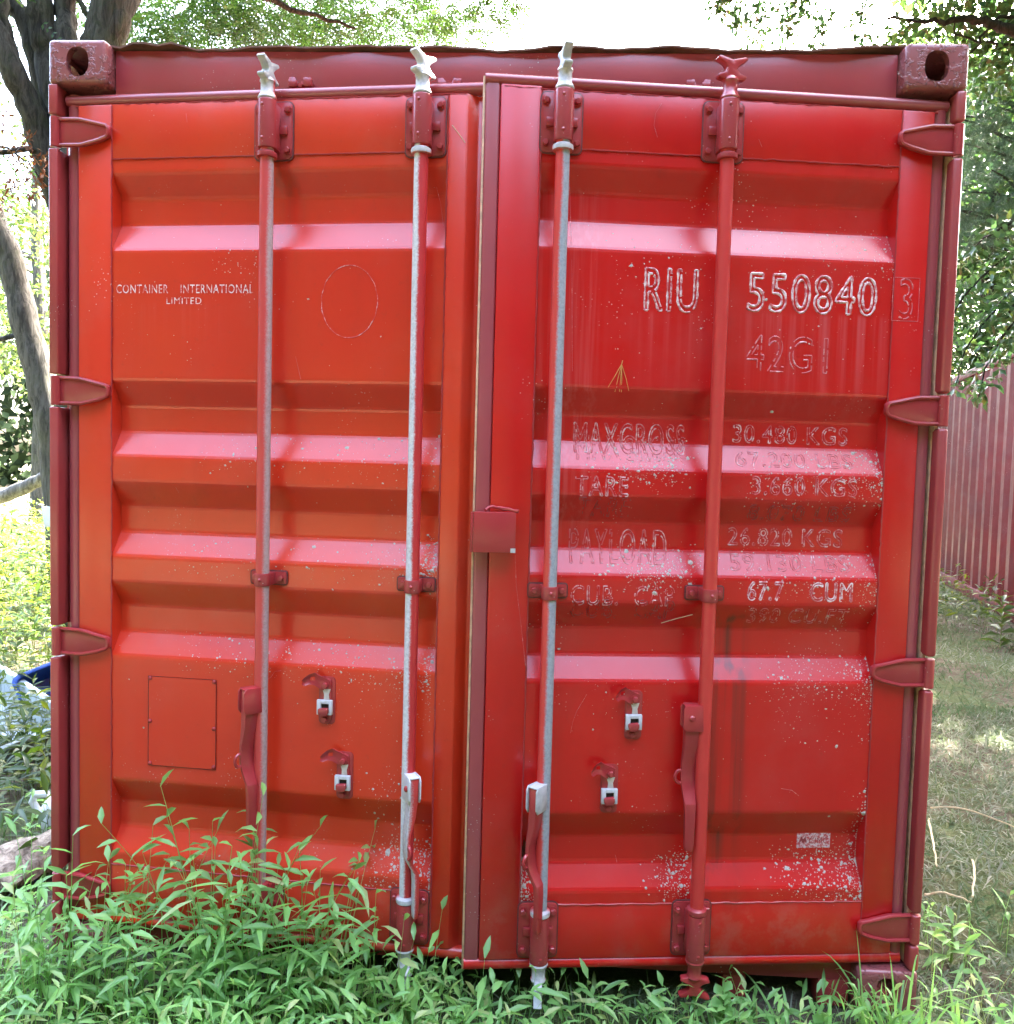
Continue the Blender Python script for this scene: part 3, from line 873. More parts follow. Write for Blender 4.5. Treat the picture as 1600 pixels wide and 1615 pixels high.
BARS = [('L', .5945, 'bar1', 84, 150, .828, 'worn', 75), ('L', 1.0060, 'bar2', 62, 52, .624, 'white', 60),
        ('R', 1.0130, 'bar3', 96, 130, .625, 'worn', 60), ('R', .5955, 'bar4', 8, 180, .829, 'red', 0)]
bar_labels = ['left door outer locking bar, red with a greyed flank', 'left door inner locking bar, worn white along its left flank',
              'right door inner locking bar, worn grey along its right flank', 'right door outer locking bar, wholly red']
for bi, (side, s, mk, cam_rot, hrot, hz, hstyle, _) in enumerate(BARS):
    loc, rot, sg = frame_of(side)
    x = sg * s
    mb = MB(); mb.lathe([(.0178, .19), (.0178, .7), (.0178, 1.3), (.0178, 1.9), (.0178, 2.40)], 24, 0, BY)
    Rm = Matrix.Translation(loc) @ Matrix.Rotation(rot[2], 4, 'Z')
    p = Rm @ Vector((x, 0, 0))
    b = mb.build('locking_bar', M[mk], box, loc=p, rot=rot); b['label'] = bar_labels[bi]
    for zc, up in ((2.3405, 1), (.239, -1)):
        o = link('guide_sleeve', sleeve_me, b, (0, 0, zc)); link('sleeve_plate', plate_me, b, (0, 0, zc)); link('sealant', seal_me, b, (0, 0, zc))
        for dx in (-.040, .040):
            for dz in (-.052, .052): link('bolt', bolt_me, b, (dx, -.0055, zc + dz), (0, random.random() * 6, 0))
        mb = MB(); mb.lathe([(.0165, -.0665), (.0258, -.0725), (.0265, -.078), (.0258, -.084), (.0165, -.086)], 22, 0, BY)
        o = mb.build('collar', M['zinc_red'] if bi in (1, 2) else M['hw'], b, loc=(0, 0, zc if up > 0 else zc), rot=None)
        if up < 0: o.location.z = zc + .149
        # neck flaring out into the cam head
        neck = [(.0235, .0625), (.0250, .066), (.0215, .074), (.0178, .080), (.0178, .104), (.0205, .108), (.0190, .113), (.014, .118)]
        mb = MB(); mb.lathe(neck if up > 0 else [(r, -z) for r, z in neck][::-1], 20, 0, BY)
        nm = {0: M['hw'] if up < 0 else M['zinc_red'], 1: M['zinc_red'], 2: M['zinc_red'], 3: M['hw']}[bi]
        mb.build('cam_neck', nm, b, loc=(0, 0, zc))
        me = cm.mesh('cam', {0: M['zinc'], 1: M['white_metal'], 2: M['zinc'], 3: M['hw']}[bi], .003, 2)
        link('cam', me, b, (0, BY, zc + up * .100), (0 if up > 0 else math.pi, 0, rad(cam_rot) * (1 if up > 0 else -1)))
    link('guide_strap', strap_me, b, (0, 0, 1.1505)); link('sealant', seal2_me, b, (0, 0, 1.1505))
    for dx in (-.036, .036): link('bolt', bolt_me, b, (dx, -.0052, 1.1505), (0, random.random() * 6, 0))
    rv2 = link('rivet', rvm, b, (.001, BY - .0212, 1.151)); rv2.scale = (.8, 1, .8)
    for zz in (2.385, 2.30, .285, .195): link('rivet', rvm, b, (-.004 if zz > 1 else .002, BY - .0240, zz)).scale = (.7, .6, .7)
    hub, hb, lug, piv = handle_parts()
    hm = {'worn': (M['hw'], M['hw']), 'white': (M['white_metal'], M['white_metal']), 'red': (M['hw'], M['hw'])}[hstyle]
    if bi == 2: hm = (M['zinc'], M['hw'])
    h = hub.build('handle_hub', hm[0], b, .0012, loc=(0, BY, hz), rot=(0, 0, rad({0: 235, 1: -58, 2: 232, 3: 180}[bi])))
    if bi in (0, 2, 3): pass
    o = hb.build('handle', hm[1] if bi != 1 else M['zinc_red'], b, .002, loc=(0, BY, hz), rot=h.rotation_euler)
    lug.build('handle_eye', M['hw'], b, loc=(0, BY, hz), rot=h.rotation_euler)
    o = piv.build('handle_pivot', M['hw'], b, loc=(0, BY, hz), rot=h.rotation_euler)
    if bi == 3:
        o.rotation_euler = (0, 0, 0); o.location.x -= .076

# ---- hinges: knuckle on the post, tapered pressed leaf with a raised rim on the door
def hinge_meshes():
    kn = MB(); kn.lathe([(.0115, -HINGE_H + .001), (.0135, -HINGE_H + .003), (.0135, -.003), (.0115, -.001)], 16)
    top = [(-.016, -.004), (.045, -.005), (.100, -.018), (.124, -.022)]
    botm = [(.124, -.058), (.100, -.068), (.050, -.079), (-.016, -.0785)]
    poly = top + [(.131, -.028), (.131, -.052)] + botm
    plate = MB(); plate.prism(poly, -.012, .0)
    rim = MB()
    path = [(-.014, -.013, -.006), (.045, -.013, -.008), (.100, -.013, -.021), (.122, -.012, -.026), (.1275, -.012, -.034), (.1275, -.012, -.048), (.122, -.012, -.056), (.100, -.013, -.0645), (.050, -.013, -.076), (-.014, -.013, -.0755)]
    rim.tube(path, .0055, 8)
    return kn.mesh('hinge', M['hw']), plate.mesh('hinge_leaf', M['hw'], .002), rim.mesh('leaf_rim', M['hw'])


kn, leafm, rimm = hinge_meshes()
for side in 'LR':
    loc, rot, sg = frame_of(side)
    kx = .0125 if side == 'L' else Wc - .0125
    for hz in HINGE_Z:
        k = link('hinge', kn, box, (kx, .0145, hz))
        lf = link('hinge_leaf', leafm, k, (HX - .0125 if side == 'L' else .0125 - HX, HY - .0145 - .002, 0), (0, 0, rot[2]))
        rm = link('leaf_rim', rimm, k, lf.location, lf.rotation_euler)
        if side == 'R': lf.scale.x = -1; rm.scale.x = -1

# ---- handle catches
cp1 = MB(); cp1.prism(rrect(.046, .132, .012), -.003, .0012); cpm = cp1.mesh('handle_catch', M['hw'], .001)
cp2 = MB(); cp2.prism(rrect(.036, .124, .014, cx=-.003), -.009, -.0030); cpb = cp2.mesh('catch_body', M['hw'], .0015)


def flap_mesh():
    """hooked swivel plate of the catch: flat at the pivot, its left wing curled out towards the viewer"""
    st_ = [(.013, .057, .035), (-.004, .064, .029), (-.018, .071, .036), (-.029, .079, .045), (-.041, .076, .049), (-.050, .069, .046), (-.056, .061, .051)]
    mb = MB(); R = 4
    for (x, zt, zb) in st_:
        q = max(0, -x) / .056; y = -.0125 - .034 * q ** 1.7
        for k in range(R):
            f = k / (R - 1); mb.v.append((x, y + .010 * q * math.sin(f * math.pi), zb + (zt - zb) * f))
    n = len(mb.v); mb.v += [(x + .001, y + .0035, z) for x, y, z in mb.v]; m = len(st_)
    for i in range(m - 1):
        for k in range(R - 1):
            q = (i * R + k, i * R + k + 1, (i + 1) * R + k + 1, (i + 1) * R + k)
            if i == 3 and k == 1:       # slot through the wing
                for e0, e1 in ((0, 1), (1, 2), (2, 3), (3, 0)): mb.f.append((q[e1], q[e0], q[e0] + n, q[e1] + n))
                continue
            mb.f.append(q); mb.f.append(tuple(w + n for w in q[::-1]))
    for i in range(m - 1):
        for k in (0, R - 1):
            q = (i * R + k, (i + 1) * R + k, (i + 1) * R + k + n, i * R + k + n); mb.f.append(q if k == 0 else q[::-1])
    for i in (0, m - 1):
        for k in range(R - 1):
            q = (i * R + k, i * R + k + n, i * R + k + 1 + n, i * R + k + 1); mb.f.append(q if i == 0 else q[::-1])
    return mb.mesh('catch_flap', M['hw'], smooth=45)


flapm = flap_mesh()
mb = MB(); mb.prism([(-.010, .034), (.013, .034), (.008, .018), (.010, .002), (-.006, .002), (-.005, .018)], -.013, -.009); neckm = mb.mesh('catch_neck', plain('catch_bone', (.60, .50, .46), .5, .25, 60), .001)
mb = MB()
for a in ((-.023, -.011, -.036, .004), (.011, .020, -.036, .004), (-.0109, .0109, -.006, .004), (-.0109, .0109, -.036, -.030)):
    mb.box(a[0], a[1], -.020, -.0092, a[2], a[3])
blockm = mb.mesh('keeper_block', M['white_metal'], .001)
mb = MB(); mb.box(-.0105, .0105, -.0145, -.0093, -.0295, -.0065); slotm = mb.mesh('slot_shade', M['dark'])  # near-black filler painting the shade inside the block window
mb = MB(); mb.prism([(-.017, -.018), (.011, -.016), (.012, -.028), (.006, -.038), (-.012, -.039), (-.017, -.030)], -.030, -.0145); tongm = mb.mesh('catch_tongue', M['hw'], .003)
for side, s, zc in (('L', .7630, .8200), ('L', .8165, .6150), ('R', .7735, .8215), ('R', .8320, .6220)):
    loc, rot, sg = frame_of(side); p = Matrix.Translation(loc) @ Matrix.Rotation(rot[2], 4, 'Z') @ Vector((sg * s, PY0, zc))
    b = link('handle_catch', cpm, box, p, rot)
    for nm, me in (('catch_body', cpb), ('catch_flap', flapm), ('catch_neck', neckm), ('keeper_block', blockm), ('slot_shade', slotm), ('catch_tongue', tongm)): link(nm, me, b)
    link('bolt', bolt_me, b, (0, -.015, .045)); link('bolt', bolt_me, b, (-.003, -.009, -.050))

# ---- lock cover plate bridging the doors, header keepers
loc, rot, sg = frame_of('R')
p = Matrix.Translation(loc) @ Matrix.Rotation(rot[2], 4, 'Z')
mb = MB(); mb.box(-1.212, -1.104, -.040, -.034, 1.2505, 1.3535)
mb.box(-1.2185, -1.2125, -.040, .004, 1.2505, 1.352); mb.box(-1.212, -1.110, -.0335, .004, 1.346, 1.353)
mb.box(-1.110, -1.104, -.0335, .000, 1.2505, 1.3455)
b = mb.build('lock_cover', M['hw'], box, .0015, loc=loc, rot=rot)
bead([(-1.185, -.03, 1.3565), (-1.16, -.012, 1.368), (-1.14, -.006, 1.362), (-1.10, -.036, 1.357)], .0042, 6, .0015).build('torn_weld', M['hw'], b)
mb = MB(); mb.box(-1.116, -1.1035, -.0415, -.0402, 1.2508, 1.262); mb.build('bare_corner', M['zinc'], b)
for X, dx in ((.665, 1), (1.07, 1), (1.372, -1), (1.772, -1)):
    mb = MB()
    mb.prism([(-.034, -.016), (.030, -.016), (.036, .004), (.020, .020), (.010, .022), (.004, .006), (-.010, .008), (-.018, .022), (-.034, .020)], -.012, .0)
    mb.box(-.030, -.008, -.030, -.0125, -.012, .006); mb.box(.012, .034, -.034, -.0125, -.012, .010)
    k = mb.build('cam_keeper', M['hw'], box, .002, loc=(X + dx * .02, .0455, 2.488)); k.scale.x = dx
    link('bolt', bolt_me, k, (.0, -.012, -.004))

# dark opening between header and doors is closed by the doors themselves
# ================================================================== THINGS LYING ON OR STUCK TO THE DOORS
def door_pt(side, s, z, off=0.0):
    loc, rot, sg = frame_of(side)
    return Matrix.Translation(loc) @ Matrix.Rotation(rot[2], 4, 'Z') @ Vector((sg * s, float(yprof(z)) - off, z))


mb = MB(); top = door_pt('R', .8374, 1.742, .002)
for ds, zz in ((.033, 1.682), (.014, 1.671), (.002, 1.672), (-.003, 1.671), (-.022, 1.675)):
    e = door_pt('R', .8374 + ds, zz, .0016); m_ = (top + e) / 2 + Vector((ds * .15, -.003, .004))
    m2 = door_pt('R', .8374 + ds * .6, 1.705, .002); mb.tube([top, m2, e], [.0010, .0009, .0006], 5)
a = door_pt('R', .8350, 1.752, .002); mb.tube([a, top], .0012, 5)
o = mb.build('pine_needles', M['needle']); tag(o, 'orange bundle of five dry pine needles stuck to the right door', 'pine needles')
mb = MB(); pts = [door_pt('R', .700, 1.062, .004), door_pt('R', .66, 1.078, .010), door_pt('R', .625, 1.092, .02)]
mb.tube(pts, .0009, 5); o = mb.build('dry_straw', M['straw']); tag(o, 'thin pale straw caught left of the right outer locking bar', 'straw')
mb = MB(); pts = [door_pt('L', 1.075, 2.345, .004), door_pt('L', 1.095, 2.32, .006), door_pt('L', 1.11, 2.30, .004)]
mb.tube(pts, .0009, 5); o = mb.build('dry_straw', M['straw']); tag(o, 'short pale straw beside the upper sleeve of the white-flanked locking bar', 'straw')
V_, F_, T_ = [], [], []
P = np.array([list(door_pt('R', 1.052, .475, .006)), list(door_pt('R', 1.050, .455, .004)), list(door_pt('R', 1.046, .462, .006))])
D = np.array([[.3, -.4, -1], [.6, -.3, -.9], [-.2, -.5, -1.0]])
v, f, tt = blades(P, D, np.array([.05, .06, .04]), .016)
o = link('dead_leaf', npmesh('dead_leaf', v, f, M['brownleaf'], tt)); tag(o, 'small withered leaf caught behind the grey-flanked locking bar', 'leaf')


# ================================================================== SECOND CONTAINER
fa, fb = on_ground(1600, 983), on_ground(1500, 926); fd = unit(fb - fa); f0 = fa - fd * 1.3
cB = empty('far_container', (f0[0], f0[1], 0), 'dull dark red corrugated container wall standing behind the grass at right', 'container', rz=-math.atan2(fd[0], fd[1]))
L2, H2 = 12.19, 2.9
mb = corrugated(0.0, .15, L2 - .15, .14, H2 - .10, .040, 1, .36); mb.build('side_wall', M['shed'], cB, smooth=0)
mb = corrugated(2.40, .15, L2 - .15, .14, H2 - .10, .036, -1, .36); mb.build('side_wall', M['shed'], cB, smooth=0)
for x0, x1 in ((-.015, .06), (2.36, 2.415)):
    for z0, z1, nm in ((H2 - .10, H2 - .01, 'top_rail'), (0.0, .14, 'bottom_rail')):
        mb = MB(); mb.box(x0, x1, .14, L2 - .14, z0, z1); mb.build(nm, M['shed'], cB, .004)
mb = MB(); mb.box(.03, 2.38, .02, .06, .02, H2 - .02); mb.build('end_wall', M['shed'], cB)
mb = MB(); mb.box(.03, 2.38, L2 - .06, L2 - .02, .02, H2 - .02); mb.build('end_wall', M['shed'], cB)
mb = MB(); mb.box(.0, 2.40, .05, L2 - .05, H2 - .045, H2 - .02); mb.build('roof', M['shed'], cB)
for x in (-.02, 2.26):
    for y in (0, L2 - .15):
        mb = MB(); mb.box(x, x + .16, y, y + .15, 0, H2); mb.build('corner_post', M['shed'], cB, .01)
# tan strips painting the light that the rib slopes catch
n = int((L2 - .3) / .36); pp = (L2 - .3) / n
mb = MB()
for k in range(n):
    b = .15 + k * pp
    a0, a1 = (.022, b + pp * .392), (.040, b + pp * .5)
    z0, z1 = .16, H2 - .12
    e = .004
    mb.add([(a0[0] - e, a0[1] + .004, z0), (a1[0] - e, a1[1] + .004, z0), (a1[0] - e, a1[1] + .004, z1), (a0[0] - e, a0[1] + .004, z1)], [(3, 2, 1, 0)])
mb.build('lit_rib', plain('tan_rib_light', (.13, .08, .05), .8, .4, 12), cB, smooth=0)


# ================================================================== VEGETATION
def limb(mb, pts, r0, r1, n=10, wob=.02, sub=5):
    pts = [np.array(p, float) for p in pts]
    out = []; rs = []
    m = len(pts); tot = (m - 1) * sub
    for i in range(m - 1):
        p0 = pts[max(i - 1, 0)]; p1 = pts[i]; p2 = pts[i + 1]; p3 = pts[min(i + 2, m - 1)]
        for k in range(sub):
            t_ = k / sub
            q = .5 * ((2 * p1) + (-p0 + p2) * t_ + (2 * p0 - 5 * p1 + 4 * p2 - p3) * t_ ** 2 + (-p0 + 3 * p1 - 3 * p2 + p3) * t_ ** 3)
            out.append(q + rng.normal(0, wob, 3) * .5); u = (i * sub + k) / tot; rs.append((r0 + (r1 - r0) * u) * rng.uniform(.94, 1.06))
    out.append(pts[-1]); rs.append(r1)
    mb.tube(out, rs, n); return out


def leafcloud(centers, mat, kind='simple', size=.06, width=.45, n_per=200, tint_shift=0.0):
    """centers: (x,y,z,rx,ry,rz,count); leaves on short twigs inside each lumpy clump"""
    parts = []
    for (x, y, z, a, b, c_, cnt) in centers:
        if kind == 'pinnate':
            m = cnt; K = 13
            u = unit(rng.normal(0, 1, (m, 3))) * (rng.random((m, 1)) ** .45)
            base = np.array([x, y, z]) + u * np.array([a, b, c_])
            D = unit(u * np.array([1, 1, .4]) + rng.normal(0, .55, (m, 3)) + np.array([0, 0, -.25]))
            N = unit(np.array([0, 0, 1.0]) + rng.normal(0, .45, (m, 3))); B = unit(np.cross(D, N))
            Lr = rng.uniform(.16, .28, (m, 1)) * size / .045
            tint = np.clip(rng.normal(.5, .2, m) + tint_shift, 0, 1)
            for k in range(K):
                tt = .15 + .85 * (k // 2) / (K // 2); sgn = 1 if k % 2 else -1
                if k == K - 1: dd = D
                else: dd = unit(B * sgn + D * .45 + rng.normal(0, .12, (m, 3)))
                Pk = base + D * Lr * tt + np.array([0, 0, -1]) * (Lr * tt * tt * .25)
                parts.append(diamonds(Pk, dd, size * rng.uniform(.75, 1.1, m), size * width, N + rng.normal(0, .25, (m, 3)), np.clip(tint + rng.normal(0, .08, m), 0, 1)))
        elif kind == 'needle':
            m = cnt; K = 26
            u = unit(rng.normal(0, 1, (m, 3))) * (rng.random((m, 1)) ** .5)
            base = np.array([x, y, z]) + u * np.array([a, b, c_])
            ax = unit(u * np.array([1, 1, .2]) + rng.normal(0, .3, (m, 3)) + np.array([0, 0, .15]))
            tint = np.clip(rng.normal(.45, .2, m), 0, 1)
            for k in range(K):
                dd = unit(ax + rng.normal(0, .55, (m, 3)))
                parts.append(diamonds(base + ax * rng.uniform(0, .10, (m, 1)), dd, rng.uniform(.07, .12, m) * size / .1, .0042 * size / .1, None, np.clip(tint + rng.normal(0, .1, m), 0, 1)))
        else:
            m = cnt
            u = unit(rng.normal(0, 1, (m, 3))) * (rng.random((m, 1)) ** .4)
            base = np.array([x, y, z]) + u * np.array([a, b, c_])
            D = unit(u + rng.normal(0, .8, (m, 3)) + np.array([0, 0, -.35]))
            parts.append(diamonds(base, D, size * rng.uniform(.6, 1.2, m), size * width, unit(rng.normal(0, .6, (m, 3)) + np.array([0, 0, 1.0])), np.clip(rng.normal(.5, .22, m) + tint_shift, 0, 1)))
    return join(parts)


def clumps(cx, cy, cz, rx, ry, rz, n, r, cnt, shell=.55):
    out = []
    for _ in range(n):
        u = unit(rng.normal(0, 1, 3)) * rng.uniform(shell, 1.0)
        q = r * rng.uniform(.6, 1.3)
        out.append((cx + u[0] * rx, cy + u[1] * ry, cz + u[2] * rz, q, q, q * .62, int(cnt * rng.uniform(.6, 1.3))))
    return out


def tree(name, loc, label, cat='tree', group=None): return empty(name, loc, label, cat, group)


def crown(parent, data, mat, name='crown'):
    v, f, tt = data; v = v - np.array(parent.location)
    return link(name, npmesh(name, v, f, mat, tt), parent)


def trunk_part(parent, mb, mat, name='trunk'):
    L_ = np.array(parent.location); mb.v = [tuple(np.array(p) - L_) for p in mb.v]
    return mb.build(name, mat, parent, smooth=60)


# --- many-stemmed locust behind the container's left corner
YT = 4.6
b0 = at(150, 830, YT); b0[2] = -.05
tr = tree('locust_tree', tuple(b0), 'many-stemmed tree with mossy limbs fanning out behind the container left top corner')
mb = MB()
fork = at(128, 330, YT)
limb(mb, [b0, at(140, 560, YT), fork, at(158, 120, YT), at(168, 50, YT), at(176, -60, YT)], .26, .13, 14)
trunk_part(tr, mb, M['bark'])
for pts, r0, r1 in (([at(110, 380, YT), at(60, 210, YT - .1), at(22, 110, YT - .2), at(-20, 10, YT - .2), at(-60, -160, YT)], .115, .075),
                    ([at(34, 140, YT - .2), at(8, 60, YT - .1), at(-4, -40, YT), at(-20, -200, YT)], .07, .05),
                    ([at(110, 300, YT), at(70, 140, YT + .1), at(40, 40, YT + .1), at(5, -40, YT + .1), at(-60, -250, YT)], .09, .06),
                    ([at(120, 260, YT), at(82, 120, YT), at(66, 40, YT), at(52, -60, YT), at(20, -320, YT)], .125, .09),
                    ([at(125, 230, YT), at(110, 90, YT), at(105, 20, YT + .1), at(100, -90, YT), at(110, -350, YT)], .10, .075),
                    ([at(160, 110, YT), at(185, 30, YT), at(215, -30, YT + .2), at(280, -150, YT + .5), at(400, -300, YT + 1)], .12, .06),
                    ([at(150, 40, YT), at(135, 18, YT), at(112, -20, YT)], .03, .02),
                    ([at(80, 238, YT - .1), at(40, 237, YT - .2), at(-30, 243, YT - .4)], .028, .02),
                    ([at(215, -30, YT + .2), at(360, -20, YT + 1), at(480, 20, YT + 1.6), at(560, 44, YT + 2)], .05, .012)):
    m2 = MB(); limb(m2, pts, r0, r1, 10); trunk_part(tr, m2, M['bark'], 'limb')
cl = []
for px, py, dy, r, cnt in [(k, rng.uniform(-25, 70), 1.0 + (k - 180) / 160 + rng.uniform(-.5, 1.2), .42, 74) for k in range(215, 720, 15)] + [(250, 30, 1.2, .55, 80), (330, 10, 1.5, .6, 90), (420, 30, 2.0, .6, 90), (500, 20, 2.4, .6, 90), (590, 10, 2.6, .6, 75), (660, 25, 3.0, .6, 70), (720, 15, 3.4, .45, 70), (745, 40, 3.4, .35, 46), (765, 10, 3.5, .4, 56), (800, 0, 3.6, .35, 46), (822, 14, 3.6, .2, 20), (775, 60, 3.5, .2, 18),
                           (780, -5, 3.6, .4, 40), (300, -90, 1, .9, 110), (450, -110, 2, .9, 110), (600, -120, 2.5, .9, 90), (160, -160, .3, 1.0, 110), (20, -150, 0, 1.0, 110), (-120, -60, -.5, .9, 90),
                           (240, 60, 2.5, .5, 70), (380, 60, 3, .5, 70), (540, 55, 3.4, .5, 60), (30, 20, 1.5, .4, 46), (110, 30, 2.0, .4, 60), (150, 10, 2.2, .4, 50), (-30, 250, .5, .5, 45),
                           (700, -90, 3, .7, 50), (480, -300, 1, 1.3, 150), (200, -350, .5, 1.3, 150), (0, -350, 0, 1.3, 120)]:
    q = at(px, py, YT + dy); cl.append((q[0], q[1], q[2], r, r, r * .6, cnt))
crown(tr, leafcloud(cl, None, 'pinnate', .052, .42, tint_shift=.05), M['locust'])
cl = []
for _ in range(190):
    yy = rng.uniform(1.2, 10.5); xx = rng.uniform(-.5, 8.0); zz = max(7.2, 1.47 + .575 * (yy + 2.22) + 1.0) + rng.uniform(0, 2.6); r = rng.uniform(.6, 1.15)
    cl.append((xx, yy, zz, r, r, r * .55, 240))
crown(tr, leafcloud(cl, None, 'simple', .23, .55), M['locust'], 'shade_canopy')  # leaf canopy added above the view to shade the ground in front
# --- pale leaning trunk on the left
YL = 5.6
b1 = at(105, 860, YL); b1[2] = -.05
tl = tree('leaning_tree', tuple(b1), 'pale grey trunk leaning left beside the container left post')
mb = MB(); limb(mb, [b1, at(88, 700, YL), at(66, 610, YL), at(40, 510, YL), at(12, 400, YL), at(-18, 330, YL), at(-70, 200, YL), at(-140, 20, YL)], .155, .085, 14)
trunk_part(tl, mb, M['bark_pale'])
m2 = MB(); limb(m2, [at(44, 520, YL), at(20, 530, YL), at(-30, 540, YL - .3)], .035, .02); trunk_part(tl, m2, M['bark_pale'], 'limb')
cl = []
for px, py, dy, r, cnt in [(-60, 320, 0, .6, 200), (-120, 180, 0, .8, 240), (-120, 40, 0, .9, 260), (-150, -100, 0, 1.0, 260), (60, 420, 1.5, .5, 130), (30, 330, 1.5, .5, 150), (10, 560, 2, .5, 120), (60, 520, 2.0, .4, 100)]:
    q = at(px, py, YL + dy); cl.append((q[0], q[1], q[2], r, r, r * .8, cnt))
crown(tl, leafcloud(cl, None, 'simple', .075, .5), M['far'])
# withered spray hanging on the left
q = at(30, 250, 4.2); wb = tree('withered_branch', tuple(q), 'spray of brown withered leaves hanging left of the container', 'branch')
mb = MB(); limb(mb, [at(-40, 215, 4.2), at(10, 235, 4.2), at(50, 262, 4.2), at(70, 290, 4.2)], .012, .004, 6); trunk_part(wb, mb, M['bark_dark'], 'stem')
cl = []
for px, py in ((8, 190), (40, 225), (55, 250), (20, 245), (62, 270), (50, 295), (20, 290), (5, 320)):
    q = at(px, py, 4.2 + rnd(-.1, .1)); cl.append((q[0], q[1], q[2], .09, .09, .09, 30))
crown(wb, leafcloud(cl, None, 'simple', .065, .35), M['brownleaf'], 'leaves')

# --- trees behind, at left and through the middle distance
far_specs = [(-9.5, 15, 9, 2.6, 'bright pale green tree beyond the clearing, nearest the leaning trunk'), (-15.0, 24, 10, 3.2, 'tall hazy green tree farther back beyond the clearing at left'),
             (-20, 18, 9, 3.0, 'broad green tree at the far left edge of the clearing'), (-4.5, 19, 8.0, 2.6, 'leafy tree standing behind the locust limbs')]
for (x, y, h, r, lb) in far_specs:
    tb = tree('broadleaf_tree', (x, y, -.05), lb, group='trees beyond the clearing')
    mb = MB(); limb(mb, [(x, y, -.05), (x + .1, y, h * .35), (x - .1, y + .1, h * .7), (x, y, h * .95)], .22, .04, 10)
    for k in range(6):
        a = k * 1.05 + .3; z = h * (.35 + .09 * k)
        limb(mb, [(x, y, z), (x + .5 * r * math.cos(a), y + .5 * r * math.sin(a), z + .5), (x + .9 * r * math.cos(a), y + .9 * r * math.sin(a), z + .8)], .07, .02, 6)
    trunk_part(tb, mb, M['bark_pale'])
    crown(tb, leafcloud(clumps(x, y, h * .62, r, r, h * .36, 34, .75, 170), None, 'simple', .16, .55, tint_shift=.08), M['far'])

# --- right: maple overhead, white pine, glossy bush over the far container
YM = 5.5
bM = np.array([8.6, 6.2, -.05]); tm = tree('maple_tree', tuple(bM), 'bright green maple spreading its branches over the container right top corner')
mb = MB(); limb(mb, [bM, bM + (0, 0, 2), bM + (-.2, 0, 4.0), bM + (-.5, 0, 6.5), bM + (-.6, 0, 9)], .2, .06, 12); trunk_part(tm, mb, M['bark_dark'])
for pts, r0, r1 in (([bM + (-.3, 0, 4.6), at(1640, 70, YM), at(1570, 38, YM), at(1530, 30, YM), at(1478, 34, YM), at(1400, 30, YM + .3)], .06, .012),
                    ([at(1610, 24, YM), at(1570, 30, YM), at(1548, 60, YM), at(1530, 84, YM)], .018, .008),
                    ([at(1640, 70, YM + .4), at(1560, 68, YM + .4), at(1505, 52, YM + .4)], .018, .006),
                    ([at(1508, 12, YM), at(1506, 66, YM)], .008, .005)):
    m2 = MB(); limb(m2, pts, r0, r1, 8); trunk_part(tm, m2, M['bark_dark'], 'limb')
cl = []
for px, py, dy, r, cnt in [(1460, 40, 0, .26, 90), (1500, 15, .4, .3, 130), (1540, 20, .5, .35, 170), (1590, 30, .5, .4, 190), (1560, 75, .8, .35, 170), (1520, 70, 1.0, .3, 130), (1590, 110, .6, .35, 150), (1550, 130, 1.2, .3, 120),
                           (1420, 62, .6, .2, 46), (1395, 70, .8, .16, 30), (1600, -60, .5, .6, 220), (1500, -80, .6, .6, 200), (1660, 60, .3, .6, 240), (1700, -40, .5, .8, 260), (1650, -200, .5, 1.0, 260), (1500, -240, 1, 1.0, 220), (1720, 150, .5, .6, 200)]:
    q = at(px, py, YM + dy); cl.append((q[0], q[1], q[2], r, r, r * .7, cnt))
crown(tm, leafcloud(clumps(10.0, 6.8, 9.2, 4.8, 5.4, 1.6, 200, 1.2, 230, .05), None, 'simple', .23, .55), M['maple'], 'shade_canopy')  # added canopy out of view, keeping the sun off the grass at right
crown(tm, leafcloud(cl, None, 'simple', .085, .7, tint_shift=.06), M['maple'])
# a broad tree added out of view at right to shade the ground in front
bO = (10.2, .3, -.05); to = tree('shade_tree', bO, 'added tree out of view, shading the grass from the right')
mb = MB(); limb(mb, [bO, (10.1, .3, 2.5), (10.2, .4, 5), (10.0, .3, 8.5)], .3, .08, 12)
for k in range(7):
    a = k * .9; limb(mb, [(10.1, .3, 3.6 + .5 * k), (10.1 + 1.6 * math.cos(a), .3 + 1.6 * math.sin(a), 5 + .5 * k), (10.1 + 3.2 * math.cos(a), .3 + 3.2 * math.sin(a), 6 + .5 * k)], .1, .02, 7)
trunk_part(to, mb, M['bark_dark'])
crown(to, leafcloud(clumps(9.8, .0, 8.0, 5.0, 4.8, 2.4, 130, 1.2, 250, .1), None, 'simple', .23, .55), M['maple'])
# its thin sprays hanging into the bright sky over the roof edge
YS = 6.4; m2 = MB()
limb(m2, [at(1640, -60, YM), at(1520, -130, YM + .3), at(1380, -120, YS), at(1260, -90, YS), at(1140, -50, YS)], .04, .008, 7); trunk_part(tm, m2, M['bark_dark'], 'limb')
m2 = MB(); cl = []
for a_, b_ in (((1330, -110), (1290, 66)), ((1270, -92), (1236, 64)), ((1225, -80), (1190, 56)), ((1180, -62), (1160, 38)), ((1145, -52), (1132, 16)), ((1375, -118), (1355, 60)), ((1300, -100), (1262, 20))):
    P3 = [at(a_[0], a_[1], YS), at((a_[0] + b_[0]) / 2 + 8, (a_[1] + b_[1]) / 2, YS + .1), at(b_[0], b_[1], YS + .1)]
    limb(m2, P3, .007, .002, 5, .01)
    for u in (.45, .6, .72, .82, .92, 1.0):
        q = P3[0] * (1 - u) + P3[2] * u; r = rng.uniform(.06, .13); cl.append((q[0], q[1], q[2], r, r, r, int(rng.uniform(16, 36))))
trunk_part(tm, m2, M['bark_dark'], 'twigs')
